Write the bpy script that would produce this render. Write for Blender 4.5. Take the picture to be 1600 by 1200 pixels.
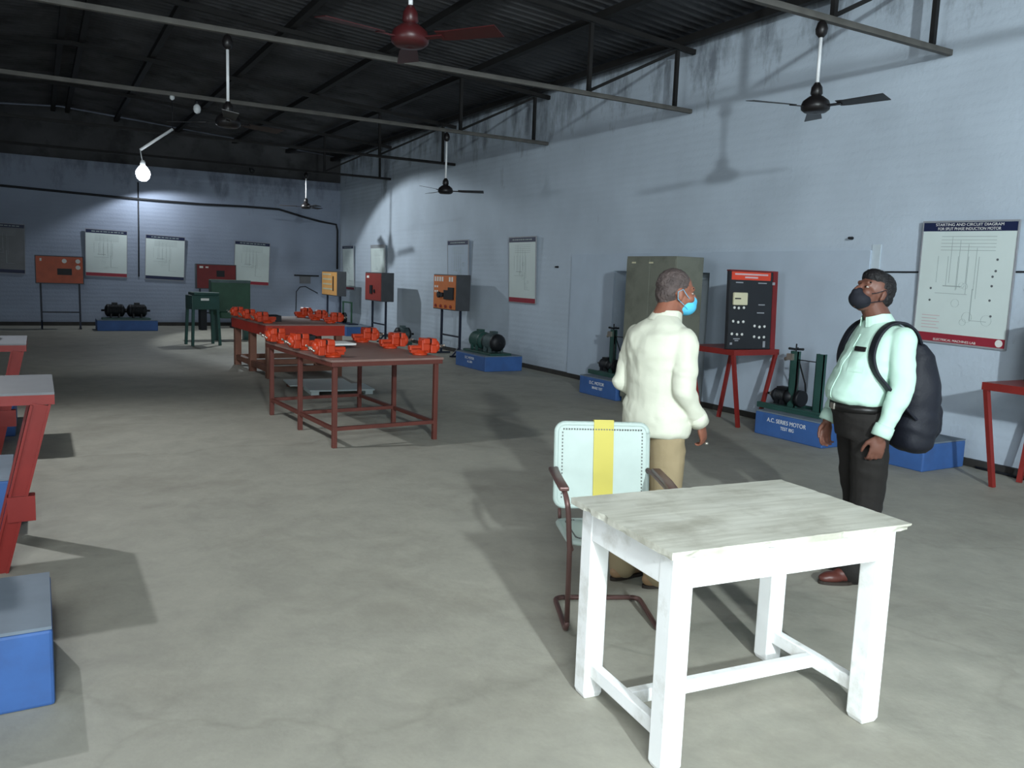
import bpy, bmesh, math, random
from mathutils import Vector, Matrix, noise
random.seed(7)
for o in list(bpy.data.objects): bpy.data.objects.remove(o)
S = bpy.context.scene
COL = S.collection
PI = math.pi
def lin(c): return tuple(((v/255)/12.92 if v/255 <= .04045 else ((v/255+.055)/1.055)**2.4) for v in c)

# ---------------------------------------------------------------- camera
cam_d = bpy.data.cameras.new('camera'); cam = bpy.data.objects.new('camera', cam_d); COL.objects.link(cam)
S.camera = cam
cam_d.sensor_fit = 'HORIZONTAL'; cam_d.sensor_width = 36; cam_d.lens = 36*1281/1600
PITCH, ROLL, AZ = math.radians(7.48), math.radians(2.09), math.radians(30.11)
fw = Vector((math.sin(AZ)*math.cos(PITCH), math.cos(AZ)*math.cos(PITCH), -math.sin(PITCH)))
rt = Vector((math.cos(AZ), -math.sin(AZ), 0)); upv = rt.cross(fw)
ex = rt*math.cos(ROLL) + upv*math.sin(ROLL); ey = -(rt*math.sin(ROLL) - upv*math.cos(ROLL))
cam.matrix_world = Matrix(((ex.x, ey.x, -fw.x, 0), (ex.y, ey.y, -fw.y, 0), (ex.z, ey.z, -fw.z, 1.6), (0, 0, 0, 1)))
cam_d.clip_end = 200
# ---------------------------------------------------------------- sky, exposure
S.view_settings.view_transform = 'Standard'; S.view_settings.look = 'None'
S.view_settings.exposure = 0.0; S.view_settings.gamma = 1.0; S.view_settings.use_curve_mapping = False
W = bpy.data.worlds.new('World'); S.world = W; W.use_nodes = True
W.node_tree.nodes['Background'].inputs[0].default_value = (.62, .78, 1, 1)
W.node_tree.nodes['Background'].inputs[1].default_value = 1.0
# ---------------------------------------------------------------- lights (daylight openings, added overhead fill)
def area(name, loc, target, sx, sy, power, color):
    d = bpy.data.lights.new(name, 'AREA'); d.shape = 'RECTANGLE'; d.size = sx; d.size_y = sy
    d.energy = power; d.color = color
    o = bpy.data.objects.new(name, d); COL.objects.link(o); o.location = loc
    o.rotation_euler = (Vector(target)-Vector(loc)).to_track_quat('-Z', 'Y').to_euler(); return o
area('daylight_gate', (-2.2, -4.75, 1.7), (1.5, 4, 1.3), 3.2, 2.8, 170, (.84, .97, 1.0))
area('daylight_side_window', (-6.15, 0.8, 1.9), (2, 2.2, .8), 2.4, 1.4, 150, (.88, .97, 1.0))
area('added_overhead_fill', (-.9, -1.6, 4.80), (-.4, .2, 0), 2.0, 3.4, 560, (.90, .97, 1.0))  # added light from above, brightens the near floor and table tops
def point(name, loc, power, color, r=.06):
    d = bpy.data.lights.new(name, 'POINT'); d.energy = power; d.color = color; d.shadow_soft_size = r
    o = bpy.data.objects.new(name, d); COL.objects.link(o); o.location = loc; return o
def spot(name, loc, direction, power, color, angle, blend, r=.06):
    d = bpy.data.lights.new(name, 'SPOT'); d.energy = power; d.color = color; d.shadow_soft_size = r
    d.spot_size = math.radians(angle); d.spot_blend = blend
    o = bpy.data.objects.new(name, d); COL.objects.link(o); o.location = loc
    o.rotation_euler = Vector(direction).to_track_quat('-Z', 'Y').to_euler(); return o

# ================================================================ helpers
def link(o, parent=None):
    COL.objects.link(o)
    if parent: o.parent = parent
    return o
def tag(o, label=None, cat=None, group=None, kind=None):
    if label: o['label'] = label
    if cat: o['category'] = cat
    if group: o['group'] = group
    if kind: o['kind'] = kind
    return o
def empty(name, loc, rz, label, cat, group=None):
    o = bpy.data.objects.new(name, None); COL.objects.link(o); o.location = loc; o.rotation_euler = (0, 0, rz)
    o.empty_display_size = .1
    return tag(o, label, cat, group)
def copy_tree(o, parent=None):
    c = o.copy(); COL.objects.link(c)
    if parent: c.parent = parent
    for ch in list(o.children): copy_tree(ch, c)
    return c
def relabel(o, label, loc=None, rz=None):
    o['label'] = label
    if loc: o.location = loc
    if rz is not None: o.rotation_euler = (0, 0, rz)
    return o

class MB:
    def __init__(s): s.bm = bmesh.new()
    def box(s, x0, x1, y0, y1, z0, z1, M=None):
        vs = [s.bm.verts.new(Vector((x, y, z)) if M is None else M @ Vector((x, y, z))) for x in (x0, x1) for y in (y0, y1) for z in (z0, z1)]
        for f in ((0, 1, 3, 2), (4, 6, 7, 5), (0, 4, 5, 1), (2, 3, 7, 6), (0, 2, 6, 4), (1, 5, 7, 3)):
            s.bm.faces.new([vs[i] for i in f])
        return s
    def bar(s, a, b, w, h=None, up=(0, 0, 1)):
        a, b = Vector(a), Vector(b); d = (b-a); L = d.length; d.normalize(); h = h or w
        u = Vector(up)
        if abs(d.dot(u)) > .98: u = Vector((1, 0, 0))
        sx = d.cross(u).normalized(); sz = sx.cross(d)
        M = Matrix(((sx.x, d.x, sz.x, a.x), (sx.y, d.y, sz.y, a.y), (sx.z, d.z, sz.z, a.z), (0, 0, 0, 1)))
        return s.box(-w/2, w/2, 0, L, -h/2, h/2, M)
    def rings(s, rings, smooth=True, cap=True, closed=True):
        R = [[s.bm.verts.new(p) for p in r] for r in rings]; n = len(R[0])
        for i in range(len(R)-1):
            for j in range(n if closed else n-1):
                f = s.bm.faces.new((R[i][j], R[i][(j+1) % n], R[i+1][(j+1) % n], R[i+1][j])); f.smooth = smooth
        if cap:
            s.bm.faces.new(list(reversed(R[0]))); s.bm.faces.new(R[-1])
        return s
    def lathe(s, prof, c=(0, 0, 0), axis=(0, 0, 1), n=24):
        ax = Vector(axis).normalized(); u = ax.orthogonal().normalized(); v = ax.cross(u); c = Vector(c)
        rr = [[c+ax*h+(u*math.cos(2*PI*k/n)+v*math.sin(2*PI*k/n))*max(r, 1e-4) for k in range(n)] for r, h in prof]
        return s.rings(rr)
    def cyl(s, a, b, r, r2=None, n=16):
        a, b = Vector(a), Vector(b); return s.lathe([(r, 0), (r if r2 is None else r2, (b-a).length)], a, b-a, n)
    def tube(s, pts, r, n=8):
        pts = [Vector(p) for p in pts]; rr = []; pu = None
        for i, p in enumerate(pts):
            d = ((pts[min(i+1, len(pts)-1)]-p).normalized()+(p-pts[max(i-1, 0)]).normalized())
            if d.length < 1e-6: d = Vector((0, 0, 1))
            d.normalize()
            u = (pu - d*pu.dot(d)).normalized() if pu else d.orthogonal().normalized(); pu = u; v = d.cross(u)
            rr.append([p+(u*math.cos(2*PI*k/n)+v*math.sin(2*PI*k/n))*r for k in range(n)])
        return s.rings(rr)
    def ell(s, c, r, M=None, n=20, m=12):
        c = Vector(c); rr = []
        for i in range(m+1):
            t = PI*i/m; q = max(math.sin(t), 1e-3)
            rr.append([Vector((r[0]*q*math.cos(2*PI*k/n), r[1]*q*math.sin(2*PI*k/n), -r[2]*math.cos(t))) for k in range(n)])
        rr = [[c+((M @ p) if M else p) for p in r_] for r_ in rr]
        return s.rings(rr)
    def caps(s, a, b, ra, rb, n=16, m=5):
        a, b = Vector(a), Vector(b); d = b-a; L = d.length
        prof = [(ra*math.sin(PI/2*i/m), -ra*math.cos(PI/2*i/m)) for i in range(m+1)] + [(rb*math.cos(PI/2*i/m), L+rb*math.sin(PI/2*i/m)) for i in range(m+1)]
        return s.lathe(prof, a, d, n)
    def chain(s, pts):
        for (a, ra), (b, rb) in zip(pts, pts[1:]): s.caps(a, b, ra, rb)
        return s
    def loft(s, secs, n=28, e=2.0):
        rr = []
        for (c, rx, ry) in secs:
            r = []
            for k in range(n):
                t = 2*PI*k/n; ct, st = math.cos(t), math.sin(t)
                r.append(Vector(c)+Vector((rx*math.copysign(abs(ct)**(2/e), ct), ry*math.copysign(abs(st)**(2/e), st), 0)))
            rr.append(r)
        return s.rings(rr)
    def band(s, pts, w, t, side):
        # flat strap along pts; side = width direction
        pts = [Vector(p) for p in pts]; rr = []
        for i, p in enumerate(pts):
            d = (pts[min(i+1, len(pts)-1)]-pts[max(i-1, 0)]).normalized(); sd = Vector(side); sd = (sd-d*sd.dot(d)).normalized(); nn = d.cross(sd)
            rr.append([p+sd*w/2+nn*t/2, p-sd*w/2+nn*t/2, p-sd*w/2-nn*t/2, p+sd*w/2-nn*t/2])
        return s.rings(rr)
    def build(s, name, mat, parent=None, bevel=0, seg=2):
        bmesh.ops.recalc_face_normals(s.bm, faces=s.bm.faces)
        me = bpy.data.meshes.new(name); s.bm.to_mesh(me); s.bm.free(); me.materials.append(mat)
        o = bpy.data.objects.new(name, me); link(o, parent)
        if bevel:
            m = o.modifiers.new('bevel', 'BEVEL'); m.width = bevel; m.segments = seg; m.limit_method = 'ANGLE'; m.angle_limit = math.radians(50)
        return o
def blob(mb, name, mat, parent, voxel=.008, smooth=6, post=None):
    bmesh.ops.recalc_face_normals(mb.bm, faces=mb.bm.faces)
    me = bpy.data.meshes.new('tmp'); mb.bm.to_mesh(me); mb.bm.free(); o = bpy.data.objects.new('tmp', me); COL.objects.link(o)
    m = o.modifiers.new('r', 'REMESH'); m.mode = 'VOXEL'; m.voxel_size = voxel
    if smooth:
        m = o.modifiers.new('s', 'SMOOTH'); m.factor = .5; m.iterations = smooth
    dg = bpy.context.evaluated_depsgraph_get(); dg.update()
    out = bpy.data.meshes.new_from_object(o.evaluated_get(dg)); bpy.data.objects.remove(o)
    if post:
        nrm = [v.normal.copy() for v in out.vertices]
        for v, nn in zip(out.vertices, nrm): v.co = post(v.co.copy(), nn)
    for p in out.polygons: p.use_smooth = True
    out.materials.clear(); out.materials.append(mat); out.name = name
    ob = bpy.data.objects.new(name, out); return link(ob, parent)
def text(name, s, size, mat, parent, M, extrude=.001, align='CENTER', sx=1.0):
    c = bpy.data.curves.new(name, 'FONT'); c.body = s; c.size = size; c.extrude = extrude; c.align_x = align; c.align_y = 'CENTER'
    o = bpy.data.objects.new(name, c); COL.objects.link(o)
    dg = bpy.context.evaluated_depsgraph_get(); dg.update()
    me = bpy.data.meshes.new_from_object(o.evaluated_get(dg)); bpy.data.objects.remove(o)
    me.materials.clear(); me.materials.append(mat)
    for v in me.vertices: v.co = M @ Vector((v.co.x*sx, v.co.y, v.co.z))
    return link(bpy.data.objects.new(name, me), parent)

# ================================================================ materials
def mat(name, col, rough=.6, metal=0, var=.12, scale=6, bump=0, bscale=40, dirt=None, dirt_amt=.0, dirt_scale=3, emis=0, spec=.4):
    m = bpy.data.materials.new(name); m.use_nodes = True; nt = m.node_tree; N = nt.nodes; L = nt.links
    b = N['Principled BSDF']; b.inputs['Roughness'].default_value = rough; b.inputs['Metallic'].default_value = metal
    b.inputs['Specular IOR Level'].default_value = spec
    c = lin(col); tc = N.new('ShaderNodeTexCoord')
    nz = N.new('ShaderNodeTexNoise'); nz.inputs['Scale'].default_value = scale; nz.inputs['Detail'].default_value = 5
    L.new(tc.outputs['Object'], nz.inputs['Vector'])
    r = N.new('ShaderNodeValToRGB'); r.color_ramp.elements[0].position = .3; r.color_ramp.elements[1].position = .7
    r.color_ramp.elements[0].color = (*[max(0, v*(1-var)) for v in c], 1); r.color_ramp.elements[1].color = (*[min(1, v*(1+var)) for v in c], 1)
    L.new(nz.outputs['Fac'], r.inputs['Fac']); out = r.outputs['Color']
    if dirt:
        n2 = N.new('ShaderNodeTexNoise'); n2.inputs['Scale'].default_value = dirt_scale; n2.inputs['Detail'].default_value = 8; n2.inputs['Roughness'].default_value = .65
        L.new(tc.outputs['Object'], n2.inputs['Vector'])
        r2 = N.new('ShaderNodeValToRGB'); r2.color_ramp.elements[0].position = .5; r2.color_ramp.elements[1].position = .68
        r2.color_ramp.elements[0].color = (0, 0, 0, 1); r2.color_ramp.elements[1].color = (dirt_amt,)*3+(1,)
        L.new(n2.outputs['Fac'], r2.inputs['Fac'])
        mx = N.new('ShaderNodeMix'); mx.data_type = 'RGBA'; L.new(r2.outputs['Color'], mx.inputs[0]); L.new(out, mx.inputs[6]); mx.inputs[7].default_value = (*lin(dirt), 1)
        out = mx.outputs[2]
    L.new(out, b.inputs['Base Color'])
    if bump:
        n3 = N.new('ShaderNodeTexNoise'); n3.inputs['Scale'].default_value = bscale; n3.inputs['Detail'].default_value = 4
        L.new(tc.outputs['Object'], n3.inputs['Vector'])
        bp = N.new('ShaderNodeBump'); bp.inputs['Strength'].default_value = bump; bp.inputs['Distance'].default_value = .01
        L.new(n3.outputs['Fac'], bp.inputs['Height']); L.new(bp.outputs['Normal'], b.inputs['Normal'])
    if emis:
        b.inputs['Emission Color'].default_value = (*c, 1); b.inputs['Emission Strength'].default_value = emis
    m.diffuse_color = (*c, 1)
    return m

def wall_mat(name, col, stain_z, stain_amt):
    m = mat(name, col, rough=.9, var=.07, scale=1.2, spec=.15); nt = m.node_tree; N = nt.nodes; L = nt.links
    b = N['Principled BSDF']; src = b.inputs['Base Color'].links[0].from_socket
    geo = N.new('ShaderNodeNewGeometry')
    sep = N.new('ShaderNodeSeparateXYZ'); L.new(geo.outputs['Position'], sep.inputs[0])
    # damp and soot stains, drawn out downwards, mostly below the eaves
    mp = N.new('ShaderNodeMapping'); mp.inputs['Scale'].default_value = (1.6, 1.6, .55); L.new(geo.outputs['Position'], mp.inputs['Vector'])
    n1 = N.new('ShaderNodeTexNoise'); n1.inputs['Scale'].default_value = 1.3; n1.inputs['Detail'].default_value = 9; n1.inputs['Roughness'].default_value = .7
    L.new(mp.outputs[0], n1.inputs['Vector'])
    mr = N.new('ShaderNodeMapRange'); mr.inputs['From Min'].default_value = stain_z; mr.inputs['From Max'].default_value = stain_z+1.1
    mr.inputs['To Min'].default_value = -.10; mr.inputs['To Max'].default_value = .13; L.new(sep.outputs['Z'], mr.inputs['Value'])
    ad = N.new('ShaderNodeMath'); ad.operation = 'ADD'; L.new(n1.outputs['Fac'], ad.inputs[0]); L.new(mr.outputs[0], ad.inputs[1])
    r = N.new('ShaderNodeValToRGB'); r.color_ramp.elements[0].position = .57; r.color_ramp.elements[1].position = .74
    r.color_ramp.elements[0].color = (0, 0, 0, 1); r.color_ramp.elements[1].color = (stain_amt,)*3+(1,)
    L.new(ad.outputs[0], r.inputs['Fac'])
    mx = N.new('ShaderNodeMix'); mx.data_type = 'RGBA'; L.new(r.outputs['Color'], mx.inputs[0]); L.new(src, mx.inputs[6]); mx.inputs[7].default_value = (*lin((62, 64, 72)), 1)
    # grime line near the floor
    m2 = N.new('ShaderNodeMapRange'); m2.inputs['From Min'].default_value = .0; m2.inputs['From Max'].default_value = .35
    m2.inputs['To Min'].default_value = .35; m2.inputs['To Max'].default_value = 0; L.new(sep.outputs['Z'], m2.inputs['Value'])
    n4 = N.new('ShaderNodeTexNoise'); n4.inputs['Scale'].default_value = 3; n4.inputs['Detail'].default_value = 6; L.new(geo.outputs['Position'], n4.inputs['Vector'])
    mu = N.new('ShaderNodeMath'); mu.operation = 'MULTIPLY'; L.new(m2.outputs[0], mu.inputs[0]); L.new(n4.outputs['Fac'], mu.inputs[1])
    mx2 = N.new('ShaderNodeMix'); mx2.data_type = 'RGBA'; L.new(mu.outputs[0], mx2.inputs[0]); L.new(mx.outputs[2], mx2.inputs[6]); mx2.inputs[7].default_value = (*lin((90, 85, 78)), 1)
    L.new(mx2.outputs[2], b.inputs['Base Color'])
    # faint brick courses under the whitewash
    wv = N.new('ShaderNodeTexWave'); wv.wave_type = 'BANDS'; wv.bands_direction = 'Z'; wv.inputs['Scale'].default_value = 3.2; wv.inputs['Distortion'].default_value = .8
    wv.inputs['Detail'].default_value = 3; L.new(geo.outputs['Position'], wv.inputs['Vector'])
    n5 = N.new('ShaderNodeTexNoise'); n5.inputs['Scale'].default_value = 22; n5.inputs['Detail'].default_value = 5; L.new(geo.outputs['Position'], n5.inputs['Vector'])
    a2 = N.new('ShaderNodeMath'); a2.operation = 'MULTIPLY_ADD'; a2.inputs[1].default_value = .35; L.new(wv.outputs['Fac'], a2.inputs[0]); L.new(n5.outputs['Fac'], a2.inputs[2])
    bp = N.new('ShaderNodeBump'); bp.inputs['Strength'].default_value = .45; bp.inputs['Distance'].default_value = .012
    L.new(a2.outputs[0], bp.inputs['Height']); L.new(bp.outputs['Normal'], b.inputs['Normal'])
    return m
M_wall = wall_mat('whitewash_blue', (190, 202, 215), 3.3, .62)
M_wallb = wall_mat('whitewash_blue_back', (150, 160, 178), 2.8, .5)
M_patch = mat('whitewash_patch', (184, 197, 212), rough=.9, var=.05, scale=2, bump=.3, bscale=18, spec=.15)
M_floor = mat('concrete_floor', (166, 163, 151), rough=.62, var=.07, scale=.7, bump=.25, bscale=14, dirt=(132, 127, 115), dirt_amt=.4, dirt_scale=.9, spec=.35)
def floor_detail():
    nt = M_floor.node_tree; N = nt.nodes; L = nt.links; b = N['Principled BSDF']; src = b.inputs['Base Color'].links[0].from_socket
    tc = N.new('ShaderNodeTexCoord')
    n = N.new('ShaderNodeTexNoise'); n.inputs['Scale'].default_value = 3.5; n.inputs['Detail'].default_value = 12; n.inputs['Roughness'].default_value = .75; n.inputs['Distortion'].default_value = .3
    L.new(tc.outputs['Object'], n.inputs['Vector'])
    r = N.new('ShaderNodeValToRGB'); r.color_ramp.elements[0].position = .35; r.color_ramp.elements[1].position = .7
    r.color_ramp.elements[0].color = (.84, .84, .84, 1); r.color_ramp.elements[1].color = (1.08, 1.08, 1.07, 1)
    L.new(n.outputs['Fac'], r.inputs['Fac'])
    mx = N.new('ShaderNodeMix'); mx.data_type = 'RGBA'; mx.blend_type = 'MULTIPLY'; mx.inputs[0].default_value = 1; L.new(src, mx.inputs[6]); L.new(r.outputs['Color'], mx.inputs[7])
    v = N.new('ShaderNodeTexVoronoi'); v.feature = 'DISTANCE_TO_EDGE'; v.inputs['Scale'].default_value = .35
    n2 = N.new('ShaderNodeTexNoise'); n2.inputs['Scale'].default_value = 2.2; n2.inputs['Detail'].default_value = 6; L.new(tc.outputs['Object'], n2.inputs['Vector'])
    mix = N.new('ShaderNodeMix'); mix.data_type = 'RGBA'; mix.inputs[0].default_value = .35; L.new(tc.outputs['Object'], mix.inputs[6]); L.new(n2.outputs['Color'], mix.inputs[7]); L.new(mix.outputs[2], v.inputs['Vector'])
    r3 = N.new('ShaderNodeValToRGB'); r3.color_ramp.elements[0].position = 0; r3.color_ramp.elements[1].position = .006
    r3.color_ramp.elements[0].color = (.62, .62, .6, 1); r3.color_ramp.elements[1].color = (1, 1, 1, 1); L.new(v.outputs['Distance'], r3.inputs['Fac'])
    m3 = N.new('ShaderNodeMix'); m3.data_type = 'RGBA'; m3.blend_type = 'MULTIPLY'; m3.inputs[0].default_value = .3; L.new(mx.outputs[2], m3.inputs[6]); L.new(r3.outputs['Color'], m3.inputs[7])
    L.new(m3.outputs[2], b.inputs['Base Color'])
floor_detail()
M_roof = mat('sooty_asbestos_sheet', (78, 78, 80), rough=.85, var=.3, scale=1.1, dirt=(46, 46, 48), dirt_amt=.8, dirt_scale=1.3, spec=.2)
M_steel = mat('dark_roof_steel', (34, 33, 33), rough=.7, metal=.2, var=.2, scale=5)
M_steelw = mat('dusty_roof_steel', (98, 96, 92), rough=.7, metal=.1, var=.2, scale=5)
M_skirt = mat('bitumen_skirting', (52, 50, 48), rough=.8, var=.3, scale=4)
M_white = mat('white_gloss_paint', (244, 245, 244), rough=.35, var=.03, scale=6, dirt=(178, 174, 160), dirt_amt=.5, dirt_scale=7)
M_wood = mat('weathered_plank', (206, 205, 193), rough=.6, var=.1, scale=3, dirt=(160, 156, 142), dirt_amt=.6, dirt_scale=4)
def grain(m):
    nt = m.node_tree; N = nt.nodes; L = nt.links; b = N['Principled BSDF']; src = b.inputs['Base Color'].links[0].from_socket
    tc = N.new('ShaderNodeTexCoord'); mp = N.new('ShaderNodeMapping'); mp.inputs['Scale'].default_value = (2.5, 22, 22); L.new(tc.outputs['Object'], mp.inputs['Vector'])
    n = N.new('ShaderNodeTexNoise'); n.inputs['Scale'].default_value = 1.5; n.inputs['Detail'].default_value = 8; L.new(mp.outputs[0], n.inputs['Vector'])
    r = N.new('ShaderNodeValToRGB'); r.color_ramp.elements[0].position = .35; r.color_ramp.elements[1].position = .65
    r.color_ramp.elements[0].color = (.82, .81, .78, 1); r.color_ramp.elements[1].color = (1.05, 1.05, 1.05, 1); L.new(n.outputs['Fac'], r.inputs['Fac'])
    mx = N.new('ShaderNodeMix'); mx.data_type = 'RGBA'; mx.blend_type = 'MULTIPLY'; mx.inputs[0].default_value = 1; L.new(src, mx.inputs[6]); L.new(r.outputs['Color'], mx.inputs[7])
    L.new(mx.outputs[2], b.inputs['Base Color'])
grain(M_wood)
M_brown = mat('red_oxide_paint', (96, 50, 42), rough=.5, var=.12)
M_browntop = mat('brown_table_sheet', (138, 112, 104), rough=.55, var=.12, scale=3, dirt=(96, 76, 70), dirt_amt=.5)
M_brownwood = mat('brown_stained_wood', (120, 80, 64), rough=.6, var=.2, scale=5)
M_orange = mat('orange_enamel', (192, 62, 30), rough=.35, var=.08)
M_orangered = mat('orange_red_apron_paint', (176, 50, 34), rough=.45, var=.1)
M_red = mat('red_stand_paint', (130, 40, 36), rough=.4, var=.1)
M_greytop = mat('grey_sheet_top', (114, 116, 120), rough=.5, var=.08)
M_blue = mat('blue_plinth_paint', (60, 98, 158), rough=.6, var=.12, scale=5, dirt=(60, 84, 130), dirt_amt=.4, dirt_scale=6)
M_bluetop = mat('dusty_blue_grey_top', (112, 124, 136), rough=.7, var=.12, scale=5)
M_green = mat('machine_green_paint', (44, 78, 72), rough=.45, var=.15)
M_green2 = mat('bright_green_enamel', (44, 80, 62), rough=.5, var=.15)
M_motor = mat('motor_grey_green', (74, 90, 92), rough=.45, metal=.2, var=.15)
M_dark = mat('black_iron', (26, 28, 32), rough=.5, metal=.2, var=.2)
M_navy = mat('dark_navy_tube', (26, 34, 52), rough=.5, var=.1)
M_chrome = mat('bright_steel', (190, 185, 175), rough=.3, metal=.8, var=.05)
M_pan_or = mat('orange_panel_face', (214, 122, 66), rough=.45, var=.06)
M_pan_ye = mat('pale_orange_panel_face', (236, 176, 104), rough=.45, var=.05)
M_pan_rb = mat('red_brown_panel_face', (138, 52, 46), rough=.45, var=.08)
M_pan_dr = mat('dark_red_panel_face', (124, 34, 36), rough=.5, var=.08)
M_pan_bk = mat('black_panel_face', (40, 42, 46), rough=.4, var=.08)
M_panbox = mat('grey_panel_box', (70, 72, 76), rough=.5, var=.1)
M_hdr = mat('red_title_strip', (214, 70, 46), rough=.5, var=.04)
M_lbl = mat('white_label', (232, 232, 228), rough=.6, var=.03)
M_cream = mat('cream_meter', (214, 208, 176), rough=.4, var=.04)
M_board = mat('white_chart_sheet', (214, 226, 224), rough=.45, var=.03, scale=3)
M_boardfr = mat('grey_chart_frame', (150, 152, 158), rough=.5, var=.05)
M_bhead = mat('navy_chart_header', (26, 36, 72), rough=.5, var=.05)
M_bfoot = mat('crimson_chart_footer', (152, 44, 60), rough=.5, var=.05)
M_line = mat('pale_diagram_ink', (160, 172, 172), rough=.6, var=.1)
M_pink = mat('pink_diagram_ink', (206, 176, 180), rough=.6, var=.1)
M_ink = mat('dark_diagram_ink', (90, 96, 100), rough=.6, var=.1)
M_cab = mat('khaki_grey_steel', (124, 126, 114), rough=.45, metal=.1, var=.1, scale=2, dirt=(92, 92, 82), dirt_amt=.6, dirt_scale=2.5)
M_fanwhite = mat('white_fan_rod', (226, 228, 230), rough=.4, var=.03)
M_fandark = mat('dark_brown_fan', (24, 21, 22), rough=.4, var=.1)
M_fanred = mat('maroon_fan', (62, 20, 22), rough=.4, var=.1)
M_bulb = mat('lit_bulb', (236, 246, 255), rough=.4, var=0, emis=14)
M_bulb2 = mat('lit_small_bulb', (236, 246, 255), rough=.4, var=0, emis=3)
M_glass = mat('unlit_bulb_glass', (210, 214, 216), rough=.2, var=.02)
M_cable = mat('black_cable', (30, 32, 36), rough=.6, var=.1)
M_wick = mat('pale_woven_strip', (170, 184, 178), rough=.5, var=.05, scale=8)
M_yel = mat('yellow_woven_strip', (180, 168, 66), rough=.5, var=.05)
M_chairfr = mat('brown_chair_tube', (98, 72, 68), rough=.4, metal=.3, var=.12)
M_stitch = mat('dark_stitching', (96, 98, 96), rough=.8, var=.1)
M_skin1 = mat('brown_skin', (132, 84, 66), rough=.55, var=.08, scale=12)
M_skin2 = mat('deep_brown_skin', (104, 68, 56), rough=.5, var=.08, scale=12)
M_hair1 = mat('greying_hair', (72, 62, 60), rough=.7, var=.35, scale=24, bump=.8, bscale=90)
M_hair1w = mat('silver_hair', (150, 142, 138), rough=.7, var=.25, scale=30, bump=.6, bscale=90)
M_hair2 = mat('black_hair', (20, 18, 20), rough=.6, var=.3, scale=24, bump=.8, bscale=90)
M_shirt1 = mat('cream_cotton', (202, 203, 186), rough=.85, var=.03, scale=4, bump=.6, bscale=11)
M_shirt2 = mat('pale_mint_cotton', (190, 220, 205), rough=.85, var=.03, scale=4, bump=.55, bscale=11)
M_tr1 = mat('khaki_trouser_cloth', (150, 134, 104), rough=.85, var=.06, bump=.15, bscale=60)
M_tr2 = mat('dark_brown_trouser_cloth', (26, 23, 21), rough=.85, var=.08, bump=.15, bscale=60)
M_tan = mat('tan_leather', (150, 120, 88), rough=.55, var=.1)
M_sole = mat('dark_sole', (44, 36, 30), rough=.7, var=.1)
M_oxb = mat('oxblood_leather', (82, 44, 38), rough=.4, var=.12)
M_mask1 = mat('sky_blue_mask', (84, 186, 224), rough=.75, var=.03)
M_mask2 = mat('black_mask', (22, 24, 34), rough=.8, var=.1)
M_bag = mat('navy_black_nylon', (18, 21, 32), rough=.65, var=.15, bump=.2, bscale=80)
M_belt = mat('black_belt_leather', (24, 22, 22), rough=.4, var=.1)
M_eye = mat('eye_white', (168, 158, 148), rough=.3, var=.01)
M_iris = mat('dark_iris', (30, 20, 16), rough=.2, var=.01)
M_door = mat('pale_blue_door_board', (196, 208, 216), rough=.7, var=.05)
M_win = mat('window_frame_paint', (120, 126, 132), rough=.5)
M_gl = bpy.data.materials.new('window_glass'); M_gl.use_nodes = True
b_ = M_gl.node_tree.nodes['Principled BSDF']; b_.inputs['Transmission Weight'].default_value = 1; b_.inputs['Roughness'].default_value = .02; b_.inputs['IOR'].default_value = 1.1

# ================================================================ the shell
WX, WY, LX, FY = 7.5, 23.0, -6.3, -5.0
EZ = 4.70                                   # eave height
RX, RZ = .6, 5.22                           # ridge
def struct(name, mb, m, parent=None, bevel=0):
    o = mb.build(name, m, parent, bevel)
    if parent is None: o['kind'] = 'structure'
    return o
b = MB(); b.box(LX-.3, WX+.6, FY-.3, WY+.3, -.12, 0); struct('floor', b, M_floor)
DY0, DY1, DZ = 7.93, 9.96, 1.735             # doorway in the right wall
b = MB(); b.box(WX, WX+.3, FY, DY0, 0, EZ+.02); b.box(WX, WX+.3, DY1, WY, 0, EZ+.02); b.box(WX, WX+.3, DY0, DY1, DZ, EZ+.02)
struct('wall_right', b, M_wall)
b = MB(); b.box(WX-.035, WX-.0005, 5.6, DY0, .0, 2.0); b.box(WX-.035, WX-.0005, DY1, 11.1, 0, 1.98); b.box(WX-.035, WX-.0005, DY0, DY1, DZ, 1.99)
struct('trim_1', b, M_patch)                 # raised replastered strip around the doorway
b = MB(); b.box(WX-.012, WX-.0005, 5.50, 5.598, 1.70, 2.06); struct('trim_2', b, M_door)
b = MB(); b.box(WX+.2, WX+.24, DY0, DY1, 0, DZ); d1 = struct('door_1', b, M_door)
b = MB(); b.box(WX+.16, WX+.2, DY0+.05, DY0+.13, 0, DZ-.01); b.box(WX+.16, WX+.2, DY1-.13, DY1-.05, 0, DZ-.01); b.box(WX+.16, WX+.2, DY0+.13, DY1-.13, DZ-.09, DZ-.01)
b.build('door_frame', M_door, d1)
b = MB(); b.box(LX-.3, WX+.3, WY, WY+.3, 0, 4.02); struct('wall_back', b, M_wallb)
# gable above the brickwork; its dark sheet colour stands in for shade and dirt
b = MB()
vs = [b.bm.verts.new(p) for p in [(LX-.3, WY+.05, 4.02), (WX+.3, WY+.05, 4.02), (WX+.3, WY+.05, EZ), (RX, WY+.05, RZ), (LX-.3, WY+.05, EZ)]]
vs2 = [b.bm.verts.new(v.co+Vector((0, .05, 0))) for v in vs]
b.bm.faces.new(vs); b.bm.faces.new(list(reversed(vs2)))
for i in range(5): b.bm.faces.new((vs[i], vs2[i], vs2[(i+1) % 5], vs[(i+1) % 5]))
struct('trim_3', b, M_roof)
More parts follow.
